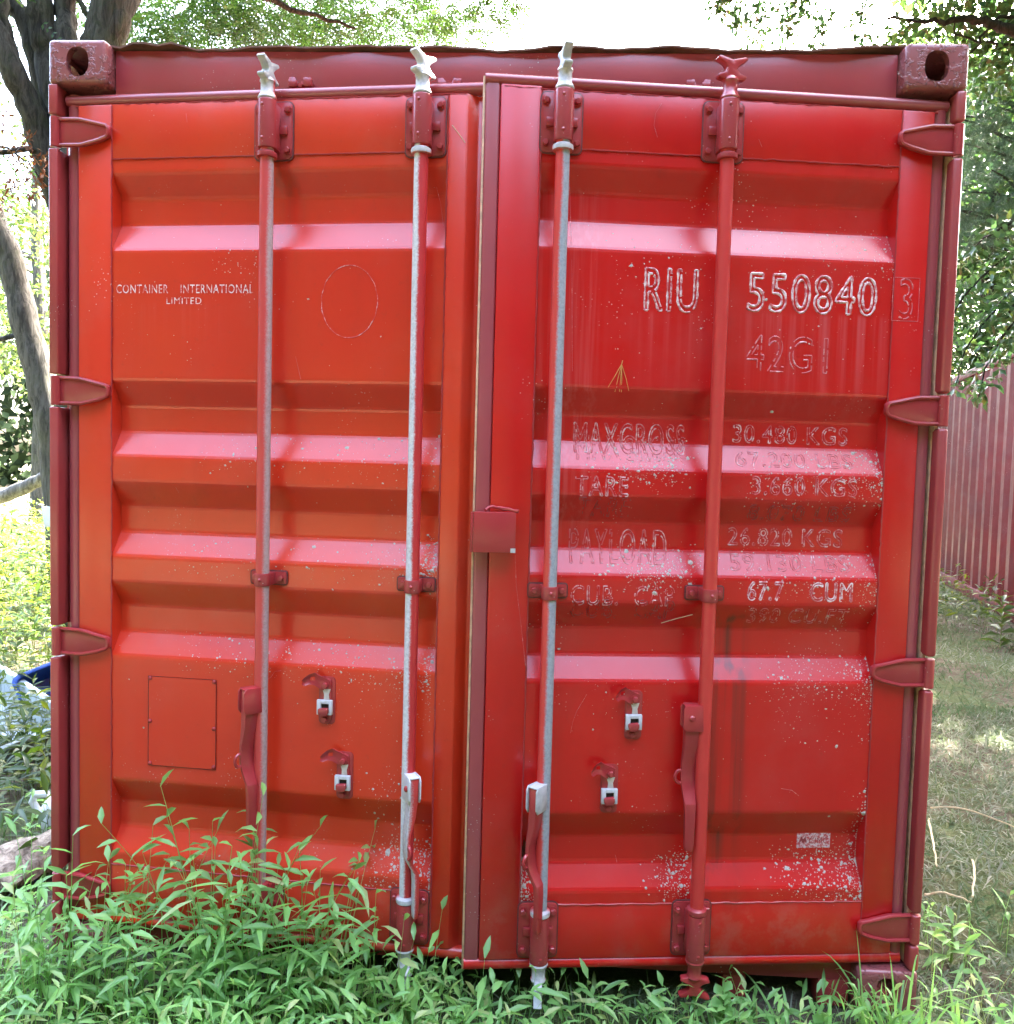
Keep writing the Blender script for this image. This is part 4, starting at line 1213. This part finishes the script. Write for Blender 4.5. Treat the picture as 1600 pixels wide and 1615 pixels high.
crown(tm, leafcloud(cl, None, 'simple', .085, .45), M['bush'], 'hanging_leaves')
# white pine
YP = 8.5
bP = at(1610, 800, YP + 1.5); bP[2] = -.05
tp = tree('white_pine', tuple(bP), 'soft blue-green pine with drooping needles behind the container right edge')
mb = MB(); limb(mb, [bP, bP + (0, 0, 3), bP + (.1, 0, 6), bP + (0, 0, 9.5)], .2, .04, 10); trunk_part(tp, mb, M['bark_dark'])
cl = []; mb = MB()
for py in np.arange(130, 400, 24):
    for k in range(3):
        px = rng.uniform(1470, 1640); dy = rng.uniform(-.6, 1.0); q = at(px, py + rng.uniform(-10, 10), YP + dy)
        cl.append((q[0], q[1], q[2], .55, .45, .13, 34))
        a = bP + np.array([0, 0, q[2] + .15]); limb(mb, [a, (a + q) / 2 + (0, 0, .08), q], .03, .008, 5, sub=3)
trunk_part(tp, mb, M['bark_dark'], 'limb')
crown(tp, leafcloud(cl + clumps(bP[0], bP[1], 6.0, 1.8, 1.6, 2.6, 26, .6, 36), None, 'needle', .12), M['pine'], 'needles')
# conifer-side backing trees at right; the last is added out of view for shade
for (x, y, h, r, lb) in ((9.3, 13.2, 11, 2.9, 'dense green tree directly behind the pine at right'), (12.6, 15, 12, 3.5, 'broad green tree right of and behind the pine'), (10.2, 19.5, 13, 3.5, 'tall green tree far behind the corrugated container at right'), (12.4, 9.6, 11, 3.2, 'added tree out of view beside the far container, shading the grass')):
    tb = tree('broadleaf_tree', (x, y, -.05), lb, group='trees behind the far container')
    mb = MB(); limb(mb, [(x, y, -.05), (x, y, h * .5), (x, y, h * .95)], .2, .04, 8); trunk_part(tb, mb, M['bark_dark'])
    crown(tb, leafcloud(clumps(x, y, h * .6, r, r, h * .36, 60, .95, 260, .3), None, 'simple', .18, .55), M['maple'])
# glossy shrub hanging over the far container
YB = 5.4
q0 = at(1560, 985, 7.4); bB = np.array([7.9, 7.6, 2.6]); tb = tree('glossy_shrub', (7.4, 9.3, 0), 'leafy shrub with hanging glossy sprays draped over the far container top', 'shrub')
mb = MB(); cl = []
for pts in ([(1680, 380), (1600, 400), (1540, 440), (1505, 480)], [(1690, 420), (1610, 450), (1560, 500), (1520, 560), (1510, 610)], [(1680, 470), (1610, 500), (1570, 550), (1550, 600), (1545, 632)],
            [(1680, 440), (1600, 480), (1590, 530), (1596, 560)], [(1650, 340), (1580, 360), (1525, 400), (1500, 430)], [(1640, 400), (1570, 420), (1520, 470), (1500, 520), (1498, 580)]):
    P3 = [at(px, py, YB + rng.uniform(-.2, .5)) for px, py in pts]
    limb(mb, P3, .014, .004, 5, .01)
    for i in range(len(P3) - 1):
        for u in np.linspace(0, 1, 5):
            q = P3[i] * (1 - u) + P3[i + 1] * u; r = .15 if i < len(P3) - 2 else .075
            cl.append((q[0], q[1], q[2], r, r, r * .8, 15 if i < len(P3) - 2 else 8))
limb(mb, [(7.4, 9.3, 0), (7.4, 9.0, 2.0), at(1690, 430, 6.6), at(1680, 410, YB)], .05, .02, 8)
trunk_part(tb, mb, M['bark_dark'], 'stems')
crown(tb, leafcloud(cl, None, 'simple', .095, .5), M['bush'], 'leaves')


# --- plants of the ground
def in_box(x, y): return (x > -.02) & (x < Wc + .02) & (y > .03) & (y < Lc)


def stalk_set(pts, heights, leaf_len=(.055, .095), lw=(.010, .016), lean=.25, gap=.042, tshift=0.0, bmin=.25):
    """jointed stems with alternate lance-shaped leaves; returns (leaf data, stem data)"""
    P = []; D = []; L = []; Wd = []; T = []; SV = []; SF = []; ST = []; k0 = 0
    for (x, y, z), h in zip(pts, heights):
        az = rng.random() * 6.283; ln = lean * rng.uniform(.3, 1.4); bend = rng.uniform(-.2, .35)
        n = max(3, int(h / gap)); base = np.array([x, y, z]); dirh = np.array([math.cos(az), math.sin(az), 0]); a2 = rng.random() * 6.28
        tint = np.clip(rng.normal(.42, .27) + tshift, 0, 1)
        nodes = []
        for i in range(n + 1):
            u = i / n; nodes.append(base + np.array([0, 0, 1]) * h * u * (1 - .12 * ln * u) + dirh * h * (ln * u + bend * u * u) * .8)
        r = .0011 + .0008 * min(1, h / .5)
        ring = []
        for i, q in enumerate(nodes):
            rr = r * (1 - .6 * i / n)
            for j in range(3): ring.append(q + rr * np.array([math.cos(j * 2.094), math.sin(j * 2.094), 0]))
        SV.append(np.array(ring))
        for i in range(n):
            for j in range(3):
                l = (j + 1) % 3; SF += [(k0 + i * 3 + j, k0 + i * 3 + l, k0 + i * 3 + 3 + l), (k0 + i * 3 + j, k0 + i * 3 + 3 + l, k0 + i * 3 + 3 + j)]
                ST += [min(1, tint + .2)] * 2
        k0 += len(ring)
        for i in range(1, n + 1):
            u = i / n
            if u < bmin: continue
            ang = a2 + i * math.pi + rng.normal(0, .5); el = rng.uniform(-.05, .65) + (.5 if i == n else 0)
            P.append(nodes[i]); D.append((math.cos(ang) * math.cos(el), math.sin(ang) * math.cos(el), math.sin(el)))
            L.append(rng.uniform(*leaf_len) * (1 - .35 * (u > .85))); Wd.append(rng.uniform(*lw)); T.append(np.clip(tint + rng.normal(0, .1), 0, 1))
    lf = blades(np.array(P), np.array(D), np.array(L), np.array(Wd), rng.uniform(.1, .5, len(P)), tint=np.array(T))
    return join([lf, (np.concatenate(SV), np.array(SF), np.array(ST))])


def put(name, data, mat, label, cat, kind=None, group=None):
    o = link(name, npmesh(name, data[0], data[1], mat, data[2])); return tag(o, label, cat, group, kind)


def pts_in(x0, x1, y0, y1, n):
    x = rng.uniform(x0, x1, n); y = rng.uniform(y0, y1, n); k = ~in_box(x, y)
    x, y = x[k], y[k]; return np.stack([x, y, ground_z(x, y)], 1)


# low stiltgrass mat before the doors (too dense to count)
sets = []
for (x0, x1, y0, y1, n, h0, h1) in ((-.75, .22, -.62, -.03, 640, .10, .24), (.22, .44, -.5, -.06, 120, .05, .13), (.44, .80, -.6, -.04, 310, .10, .26), (.75, 1.2, -.6, -.05, 420, .07, .19),
                                    (1.15, 1.95, -.6, -.05, 520, .05, .14), (1.9, 2.75, -.6, -.02, 420, .05, .15), (2.45, 3.3, -.6, .5, 300, .05, .14), (-1.2, -.05, -.3, .9, 230, .05, .15)):
    p = pts_in(x0, x1, y0, y1, int(n * .62)); sets.append(stalk_set(p, rng.uniform(h0, h1, len(p)), bmin=.35, tshift=.24))
put('stiltgrass', join(sets), M['grass'], 'low green stiltgrass carpet in front of the red container', 'grass', 'stuff')
# fine dry blades between
p = pts_in(-1.2, 3.6, -.8, .3, 9000); az = rng.random(len(p)) * 6.28; el = rng.uniform(.1, 1.2, len(p))
put('thatch', blades(p, np.stack([np.cos(az) * np.cos(el), np.sin(az) * np.cos(el), np.sin(el)], 1), rng.uniform(.05, .14, len(p)), rng.uniform(.0025, .005, len(p)), rng.uniform(.2, .7, len(p)), tint=np.clip(rng.normal(.42, .28, len(p)), 0, 1)),
    M['dry'], 'thin pale thatch among the foreground stiltgrass', 'grass', 'stuff')

# taller clumps one can tell apart in front of the doors
tall = [('leafy stiltgrass clump below the left door hinge side, before the outer post', at(112, 1500, -.22), .12, 22, (.26, .46)),
        ('stiltgrass clump with spiky tops below the blank data plate', at(205, 1500, -.20), .09, 22, (.30, .52)),
        ('tallest stiltgrass clump, climbing in front of the greyed outer locking bar', at(352, 1520, -.20), .07, 24, (.34, .62)),
        ('bushy stiltgrass clump at the foot of the greyed outer locking bar', at(430, 1530, -.20), .09, 28, (.28, .52)),
        ('slanting stiltgrass clump below the pair of left handle catches', at(520, 1550, -.20), .09, 24, (.22, .42)),
        ('thin stiltgrass clump left of the white-flanked locking bar foot', at(590, 1570, -.20), .07, 12, (.18, .30)),
        ('small stiltgrass clump right of the white-flanked locking bar foot', at(672, 1580, -.18), .05, 7, (.12, .24)),
        ('stiltgrass clump before the meeting edges of the two doors', at(765, 1590, -.25), .09, 14, (.12, .22)),
        ('stiltgrass clump at the bottom left corner of the picture', at(20, 1480, -.1), .12, 22, (.16, .30))]
for lb, q, spread, n, (h0, h1) in tall:
    n = int(n * .75); x = rng.normal(q[0], spread, n); y = np.minimum(rng.normal(q[1], .06, n), -.05); p = np.stack([x, y, ground_z(x, y)], 1)
    d_ = stalk_set(p, rng.uniform(h0, h1, n), (.07, .115), (.013, .019), .22, .048, .06)
    put('stiltgrass_clump', d_, M['grass'], lb, 'grass clump', group='stiltgrass clumps before the container')


# long-bladed grass tufts at right
def tuft(q, n, h, wd, spread, lean, tsh=0.0):
    x = rng.normal(q[0], spread, n); y = rng.normal(q[1], spread, n); az = rng.random(n) * 6.28; el = rng.uniform(lean, 1.5, n)
    L = rng.uniform(.5, 1.0, n) * h; parts = []
    P = np.stack([x, y, ground_z(x, y)], 1); D = np.stack([np.cos(az) * np.cos(el), np.sin(az) * np.cos(el), np.sin(el)], 1)
    # two-stage arching blades
    K = 7; B = unit(np.cross(D, np.array([0, 0, 1.0]) + rng.normal(0, .2, (n, 3)))); dro = rng.uniform(.1, .75, n)[:, None]
    rows = []
    for k in range(K + 1):
        t_ = k / K; w = wd * (1 - t_ ** 2.2) * rng.uniform(.9, 1.1, (n, 1)) * .5
        c_ = P + D * (L[:, None] * t_) + np.array([0, 0, -1.0]) * (dro * L[:, None] * t_ ** 3)
        rows += [c_ + B * w, c_ - B * w]
    V = np.stack(rows, 1); base = (np.arange(n) * (2 * K + 2))[:, None, None]
    T = np.array([x for k in range(K) for x in ((2 * k, 2 * k + 1, 2 * k + 3), (2 * k, 2 * k + 3, 2 * k + 2))])
    return V.reshape(-1, 3), (base + T[None]).reshape(-1, 3), np.repeat(np.clip(rng.normal(.5 + tsh, .2, n), 0, 1), len(T))


tf = []
for _ in range(210):
    qx, qy = rng.uniform(-.8, 3.1), rng.uniform(-.5, -.03); tf.append(tuft((qx, qy), 7, rng.uniform(.09, .20) * (1.15 if qx < .9 else .85), .0065, .02, .4, .12))
put('bladed_grass', join(tf), M['grass'], 'thin long-bladed grass mixed into the stiltgrass before the doors', 'grass', 'stuff')
for lb, px, py, Y, n, h, wd, sp_, ln in (('tall upright grass tuft before the right door lower hinge', 1420, 1600, -.14, 46, .42, .0075, .05, .95),
                                        ('arching broad-bladed grass tuft below the maker sticker', 1280, 1612, -.16, 30, .26, .012, .045, .5),
                                        ('low arching grass tuft left of the right door lower hinge', 1330, 1612, -.10, 14, .20, .009, .03, .4),
                                        ('grass tuft at the foot of the grey-flanked locking bar', 1000, 1612, -.18, 18, .18, .008, .05, .6),
                                        ('thin grass tuft at the foot of the white-flanked locking bar', 612, 1610, -.15, 16, .24, .006, .03, .9),
                                        ('arching grass tuft at the bottom right edge of the picture', 1540, 1600, -.02, 18, .28, .010, .05, .5),
                                        ('grass tuft before the bottom of the wholly red locking bar', 1130, 1612, -.22, 12, .16, .009, .04, .5)):
    q = at(px, py, Y); put('grass_tuft', tuft(q, n, h, wd, sp_, ln, .1), M['grass'], lb, 'grass tuft', group='long-bladed grass tufts before the container')


# broad-leaved weeds
def rosette(q, n, L, Wd, hgt, lab, mat='weed', nm='broadleaf_weed'):
    az = np.arange(n) * 2.4 + rng.random() * 6; u = np.linspace(0, 1, n); el = rng.uniform(.1, .6, n) + u * .5
    P = np.stack([np.full(n, q[0]), np.full(n, q[1]), ground_z(q[0], q[1]) + .02 + u * hgt], 1)
    D = np.stack([np.cos(az) * np.cos(el), np.sin(az) * np.cos(el), np.sin(el)], 1)
    lf = blades(P, D, L * (1 - .4 * u), Wd * (1 - .3 * u), .35, tint=np.clip(rng.normal(.45, .12, n), 0, 1), broad=.45)
    o = empty(nm, (q[0], q[1], float(ground_z(q[0], q[1]))), lab, 'weed')
    v, f, tt = lf; link('leaves', npmesh('leaves', v - np.array(o.location), f, M[mat], tt, True), o)
    mb = MB(); mb.tube([(0, 0, 0), (.004, 0, hgt * .5), (0, .003, hgt + .02)], [.004, .0035, .002], 6); s_ = mb.build('stem', plain('weed_stem', (.16, .24, .06), .6), o)


rosette(at(1140, 1600, -.10), 12, .075, .042, .10, 'broad-leaved weed beside the foot of the wholly red locking bar', 'grass')
rosette(at(1300, 1606, -.13), 9, .06, .045, .07, 'round-leaved weed inside the arching grass at right', 'grass')
rosette(at(1500, 1510, .3), 9, .13, .032, .12, 'weed with long leaves right of the container lower right corner', 'grass')
q = on_ground(1578, 1020); rosette(q, 18, .22, .075, .42, 'pale green broad-leaved weed before the far container wall', 'weed')
q = on_ground(1520, 985)
sets = [stalk_set(p_, rng.uniform(.2, .55, len(p_)), (.10, .16), (.02, .03), .3, .06) for p_ in (np.stack([rng.uniform(-.7, .5, 90) + q[0], rng.uniform(-.5, 1.2, 90) + q[1], np.zeros(90)], 1),)]
put('weed_patch', sets[0], M['weed'], 'green weeds growing along the foot of the far container wall', 'weeds', 'stuff')

# short mown, half-dry grass at right and around
def short_grass(x0, x1, y0, y1, n, h, tsh, mat, name, lab):
    p = pts_in(x0, x1, y0, y1, n); m = len(p); az = rng.random(m) * 6.28; el = rng.uniform(.15, 1.3, m)
    patch = .5 + .5 * np.sin(p[:, 0] * 2.1 + 1.3 * np.sin(p[:, 1] * 1.1)) * np.cos(p[:, 1] * 1.7)
    ti = np.clip(rng.normal(.62, .2, m) - .42 * (patch > .62) + tsh, 0, 1)
    put(name, blades(p, np.stack([np.cos(az) * np.cos(el), np.sin(az) * np.cos(el), np.sin(el)], 1), rng.uniform(.4, 1.1, m) * h, rng.uniform(.004, .009, m), rng.uniform(.1, .6, m), tint=ti), M[mat], lab, 'grass', 'stuff')


short_grass(2.46, 4.6, -.4, 3.2, 24000, .085, 0, 'dry', 'mown_grass', 'half-dry mown grass right of the red container')
short_grass(3.2, 7.4, 2.5, 9, 22000, .12, -.02, 'dry', 'mown_grass', 'pale mown grass stretching to the far container')
short_grass(-7, -.02, .5, 8, 9000, .16, -.2, 'dry', 'rough_grass', 'rough grass under the weeds left of the container')
# weeds on the left, in the sun
p = pts_in(-4.6, -.15, .9, 6.4, 2600)
D_ = p[:, 1] - CAM[1]; xl = CAM[0] - .60 * D_
keep = (p[:, 0] < xl + 1.2) & (p[:, 0] > xl - 1.6)
p = p[keep]; p2 = pts_in(-1.5, -.12, .25, 1.9, 330); p = np.concatenate([p, p2]); hh = rng.uniform(.18, .55, len(p)) * np.clip(.35 + (p[:, 1] - .8) * .28, .35, 1.5)
put('weed_thicket', stalk_set(p, hh, (.09, .16), (.016, .028), .25, .055, .1), M['weed'], 'sunlit yellow-green weeds left of the container', 'weeds', 'stuff')
p = np.stack([rng.uniform(-14, -4, 1300), rng.uniform(6.5, 14, 1300)], 1); p = np.c_[p, ground_z(p[:, 0], p[:, 1])]
put('meadow_weeds', stalk_set(p, rng.uniform(.25, .7, len(p)), (.14, .24), (.03, .05), .3, .09, .15), M['weed'], 'tall bright weeds at the edge of the sunny clearing', 'weeds', 'stuff')

# dry twigs on the ground at right
for lb, a, m_, b_ in (('long pale straw stalk reaching from the container to the right edge', (1468, 1279), (1520, 1286), (1600, 1309)), ('pale bent straw upright on the bare soil at right', (1535, 1362), (1537, 1390), (1534, 1420)),
                      ('pale straw lying beside the container lower right corner', (1458, 1418), (1490, 1421), (1532, 1428)), ('pale straw close beside the right post foot', (1466, 1295), (1473, 1345), (1478, 1372))):
    q = [on_ground(*k) + np.array([0, 0, .012 if i != 1 else .03]) for i, k in enumerate((a, m_, b_))]
    mb = MB(); limb(mb, q, .0045, .003, 6, .004); o = mb.build('straw_stalk', M['straw']); tag(o, lb, 'straw')

# ================================================================== THINGS LEFT OF THE CONTAINER
# weathered log
a = on_ground(-45, 1395, .10); b = on_ground(100, 1330, .12)
mb = MB(); N = 14; n = 18; ax = b - a
for i in range(N):
    u = i / (N - 1); c_ = a + ax * u
    sd = unit(np.cross(ax, (0, 0, 1.0))); up = np.array([0, 0, 1.0])
    for k in range(n):
        th = 2 * math.pi * k / n; r = .075 * (1 + .16 * math.sin(3 * th + 4 * u) + .10 * math.sin(7 * th + 9 * u)) * (.92 + .12 * math.sin(6 * u)) * (1 if 0 < i < N - 1 else .8)
        mb.v.append(tuple(c_ + sd * math.cos(th) * r * 1.25 + up * math.sin(th) * r * .85))
for i in range(N - 1):
    for k in range(n): l = (k + 1) % n; mb.f.append((i * n + k, i * n + l, (i + 1) * n + l, (i + 1) * n + k))
mb.f += [tuple(range(n))[::-1], tuple((N - 1) * n + k for k in range(n))]
o = mb.build('weathered_log', M['wood'], smooth=60); tag(o, 'weathered split log lying left of the container lower corner', 'log')
mb = MB(); q = [on_ground(40, 1408, .02), on_ground(58, 1378, .05), on_ground(76, 1356, .05), on_ground(110, 1340, .02)]
limb(mb, q, .012, .012, 10, .001); o = mb.build('blue_hose', plain('blue_rubber', (.02, .05, .16), .4)); tag(o, 'short dark blue hose under the weathered log', 'hose')
# fallen dead branch far left
mb = MB(); limb(mb, [at(-90, 812, 6.6), at(10, 780, 6.6), at(60, 758, 6.6), at(95, 735, 6.6), at(150, 690, 6.6)], .085, .06, 10, .01); o = mb.build('fallen_branch', M['wood_grey'], smooth=60)
tag(o, 'grey dead branch slanting above the weeds left of the container', 'branch')
# pale plastic trough with a rim, blue tub tipped in it
def trough(L, W, H, th, rim):
    mb = MB(); lv = []
    for (w, l, z) in ((W * .40, L * .44, 0), (W * .5, L * .5, H), (W * .5 + rim, L * .5 + rim, H), (W * .5 + rim, L * .5 + rim, H - .02), (W * .5 + .008, L * .5 + .008, H - .025), (W * .40 + th, L * .44 + th, -th)):
        lv.append([(x, y, z) for x, y in rrect(2 * l, 2 * w, min(w, l) * .3, 5)])
    n = len(lv[0])
    for r in lv: mb.v += r
    for i in range(len(lv) - 1):
        for k in range(n): l = (k + 1) % n; mb.f.append((i * n + k, (i + 1) * n + k, (i + 1) * n + l, i * n + l))
    mb.f += [tuple(range(n)), tuple((len(lv) - 1) * n + k for k in range(n))[::-1]]
    return mb


q = on_ground(40, 1150, .10)
o = trough(1.2, .5, .16, .012, .03).build('plastic_trough', plain('pale_blue_grey_plastic', (.44, .50, .53), .4, .15, 6), bevel=.004, loc=(q[0] - .34, q[1] + .15, .02), rot=(rad(12), rad(4), rad(-38)))
tag(o, 'pale blue-grey plastic trough lying in the weeds left of the container', 'trough')
q = at(78, 1085, q[1] + .55)
o = trough(.34, .26, .16, .01, .02).build('blue_tub', plain('blue_plastic', (.03, .10, .42), .3, .2, 8), bevel=.003, loc=(q[0] + .05, q[1], q[2] - .03), rot=(rad(62), rad(-18), rad(40)))
tag(o, 'bright blue plastic tub tipped on its side in the pale trough', 'tub')
# white loop-handled jug beside the post
q = at(76, 1255, .75)
j = empty('white_jug', (q[0], q[1], float(ground_z(q[0], q[1]))), 'white plastic jug with loop handle beside the left post', 'jug')
hz_ = q[2] - j.location.z
mb = MB(); mb.lathe([(.060, 0), (.066, .01), (.066, hz_ * .75), (.05, hz_ * .95), (.022, hz_ * 1.08), (.022, hz_ * 1.16), (.001, hz_ * 1.16)], 20, .05, 0); mb.build('body', plain('white_plastic', (.78, .78, .76), .35, .08), j)
mb = MB(); mb.tube([(.0, 0, hz_ * 1.05), (-.05, 0, hz_ * 1.02), (-.062, 0, hz_ * .8), (-.04, 0, hz_ * .55), (.0, 0, hz_ * .5)], [.013, .014, .014, .013, .012], 10); mb.build('handle', plain('white_plastic_b', (.78, .78, .76), .35, .08), j)
# white panel on a stake
q = at(73, 815, 3.6)
s_ = empty('white_marker', (q[0], q[1], float(ground_z(q[0], q[1]))), 'small white panel on a thin stake beside the left post', 'marker'); hz_ = q[2] - s_.location.z
mb = MB(); mb.prism([(-.035, .075), (.10, .075), (.10, -.075), (-.012, -.075)], -.004, .004); mb.build('panel', plain('white_panel', (.78, .80, .82), .4, .1), s_, .001, loc=(0, 0, hz_))
mb = MB(); mb.tube([(.03, .012, 0), (.03, .012, hz_ + .05)], .008, 8); mb.build('stake', M['wood_grey'], s_)

# ================================================================== WOODS ALL ROUND THE CLEARING
n = 86000
az = np.concatenate([rng.uniform(0, 2 * math.pi, 22000), rng.uniform(.46 * math.pi, 1.54 * math.pi, 30000), rng.uniform(-.54 * math.pi, .54 * math.pi, 34000) % (2 * math.pi)])
lump = np.sin(az * 9) * .5 + np.sin(az * 23 + 1) * .3 + np.sin(az * 41 + 2) * .2
front = np.cos(az)                              # +1 straight behind the container, -1 behind the photographer
near = np.exp(-((az - .55) / .55) ** 2)         # the wood stands closer behind the two containers, on the right
R = np.where(front > 0, 30 + 14 * front - 24 * near + rng.normal(0, 2.0, n), 12 + 7 * (1 - np.abs(front)) + rng.random(n) * 9) + 2 * lump
Zt = np.where(front > 0, (10.5 + 2.0 * lump) * .85, (.92 + .10 * lump) * R)
z = rng.random(n) ** np.where(front > 0, 1.15, .8) * Zt
P = np.stack([1.2 + R * np.sin(az), R * np.cos(az), z], 1)
keep = ~((P[:, 0] > -1.5) & (P[:, 0] < 14) & (P[:, 1] > 0) & (P[:, 1] < 19.5))      # clear of the two containers
P, front = P[keep], front[keep]; n = len(P)
D = unit(rng.normal(0, 1, (n, 3)) + np.array([0, 0, -.4]))
put('woodland', diamonds(P, D, rng.uniform(.6, 1.3, n) * np.where(front > 0, .62, 1.0), rng.uniform(.4, .8, n) * np.where(front > 0, .6, 1.0), None, np.clip(rng.normal(.4, .25, n), 0, 1)), M['woods'], 'hazy green woods closing the clearing on every side', 'woods', 'stuff')
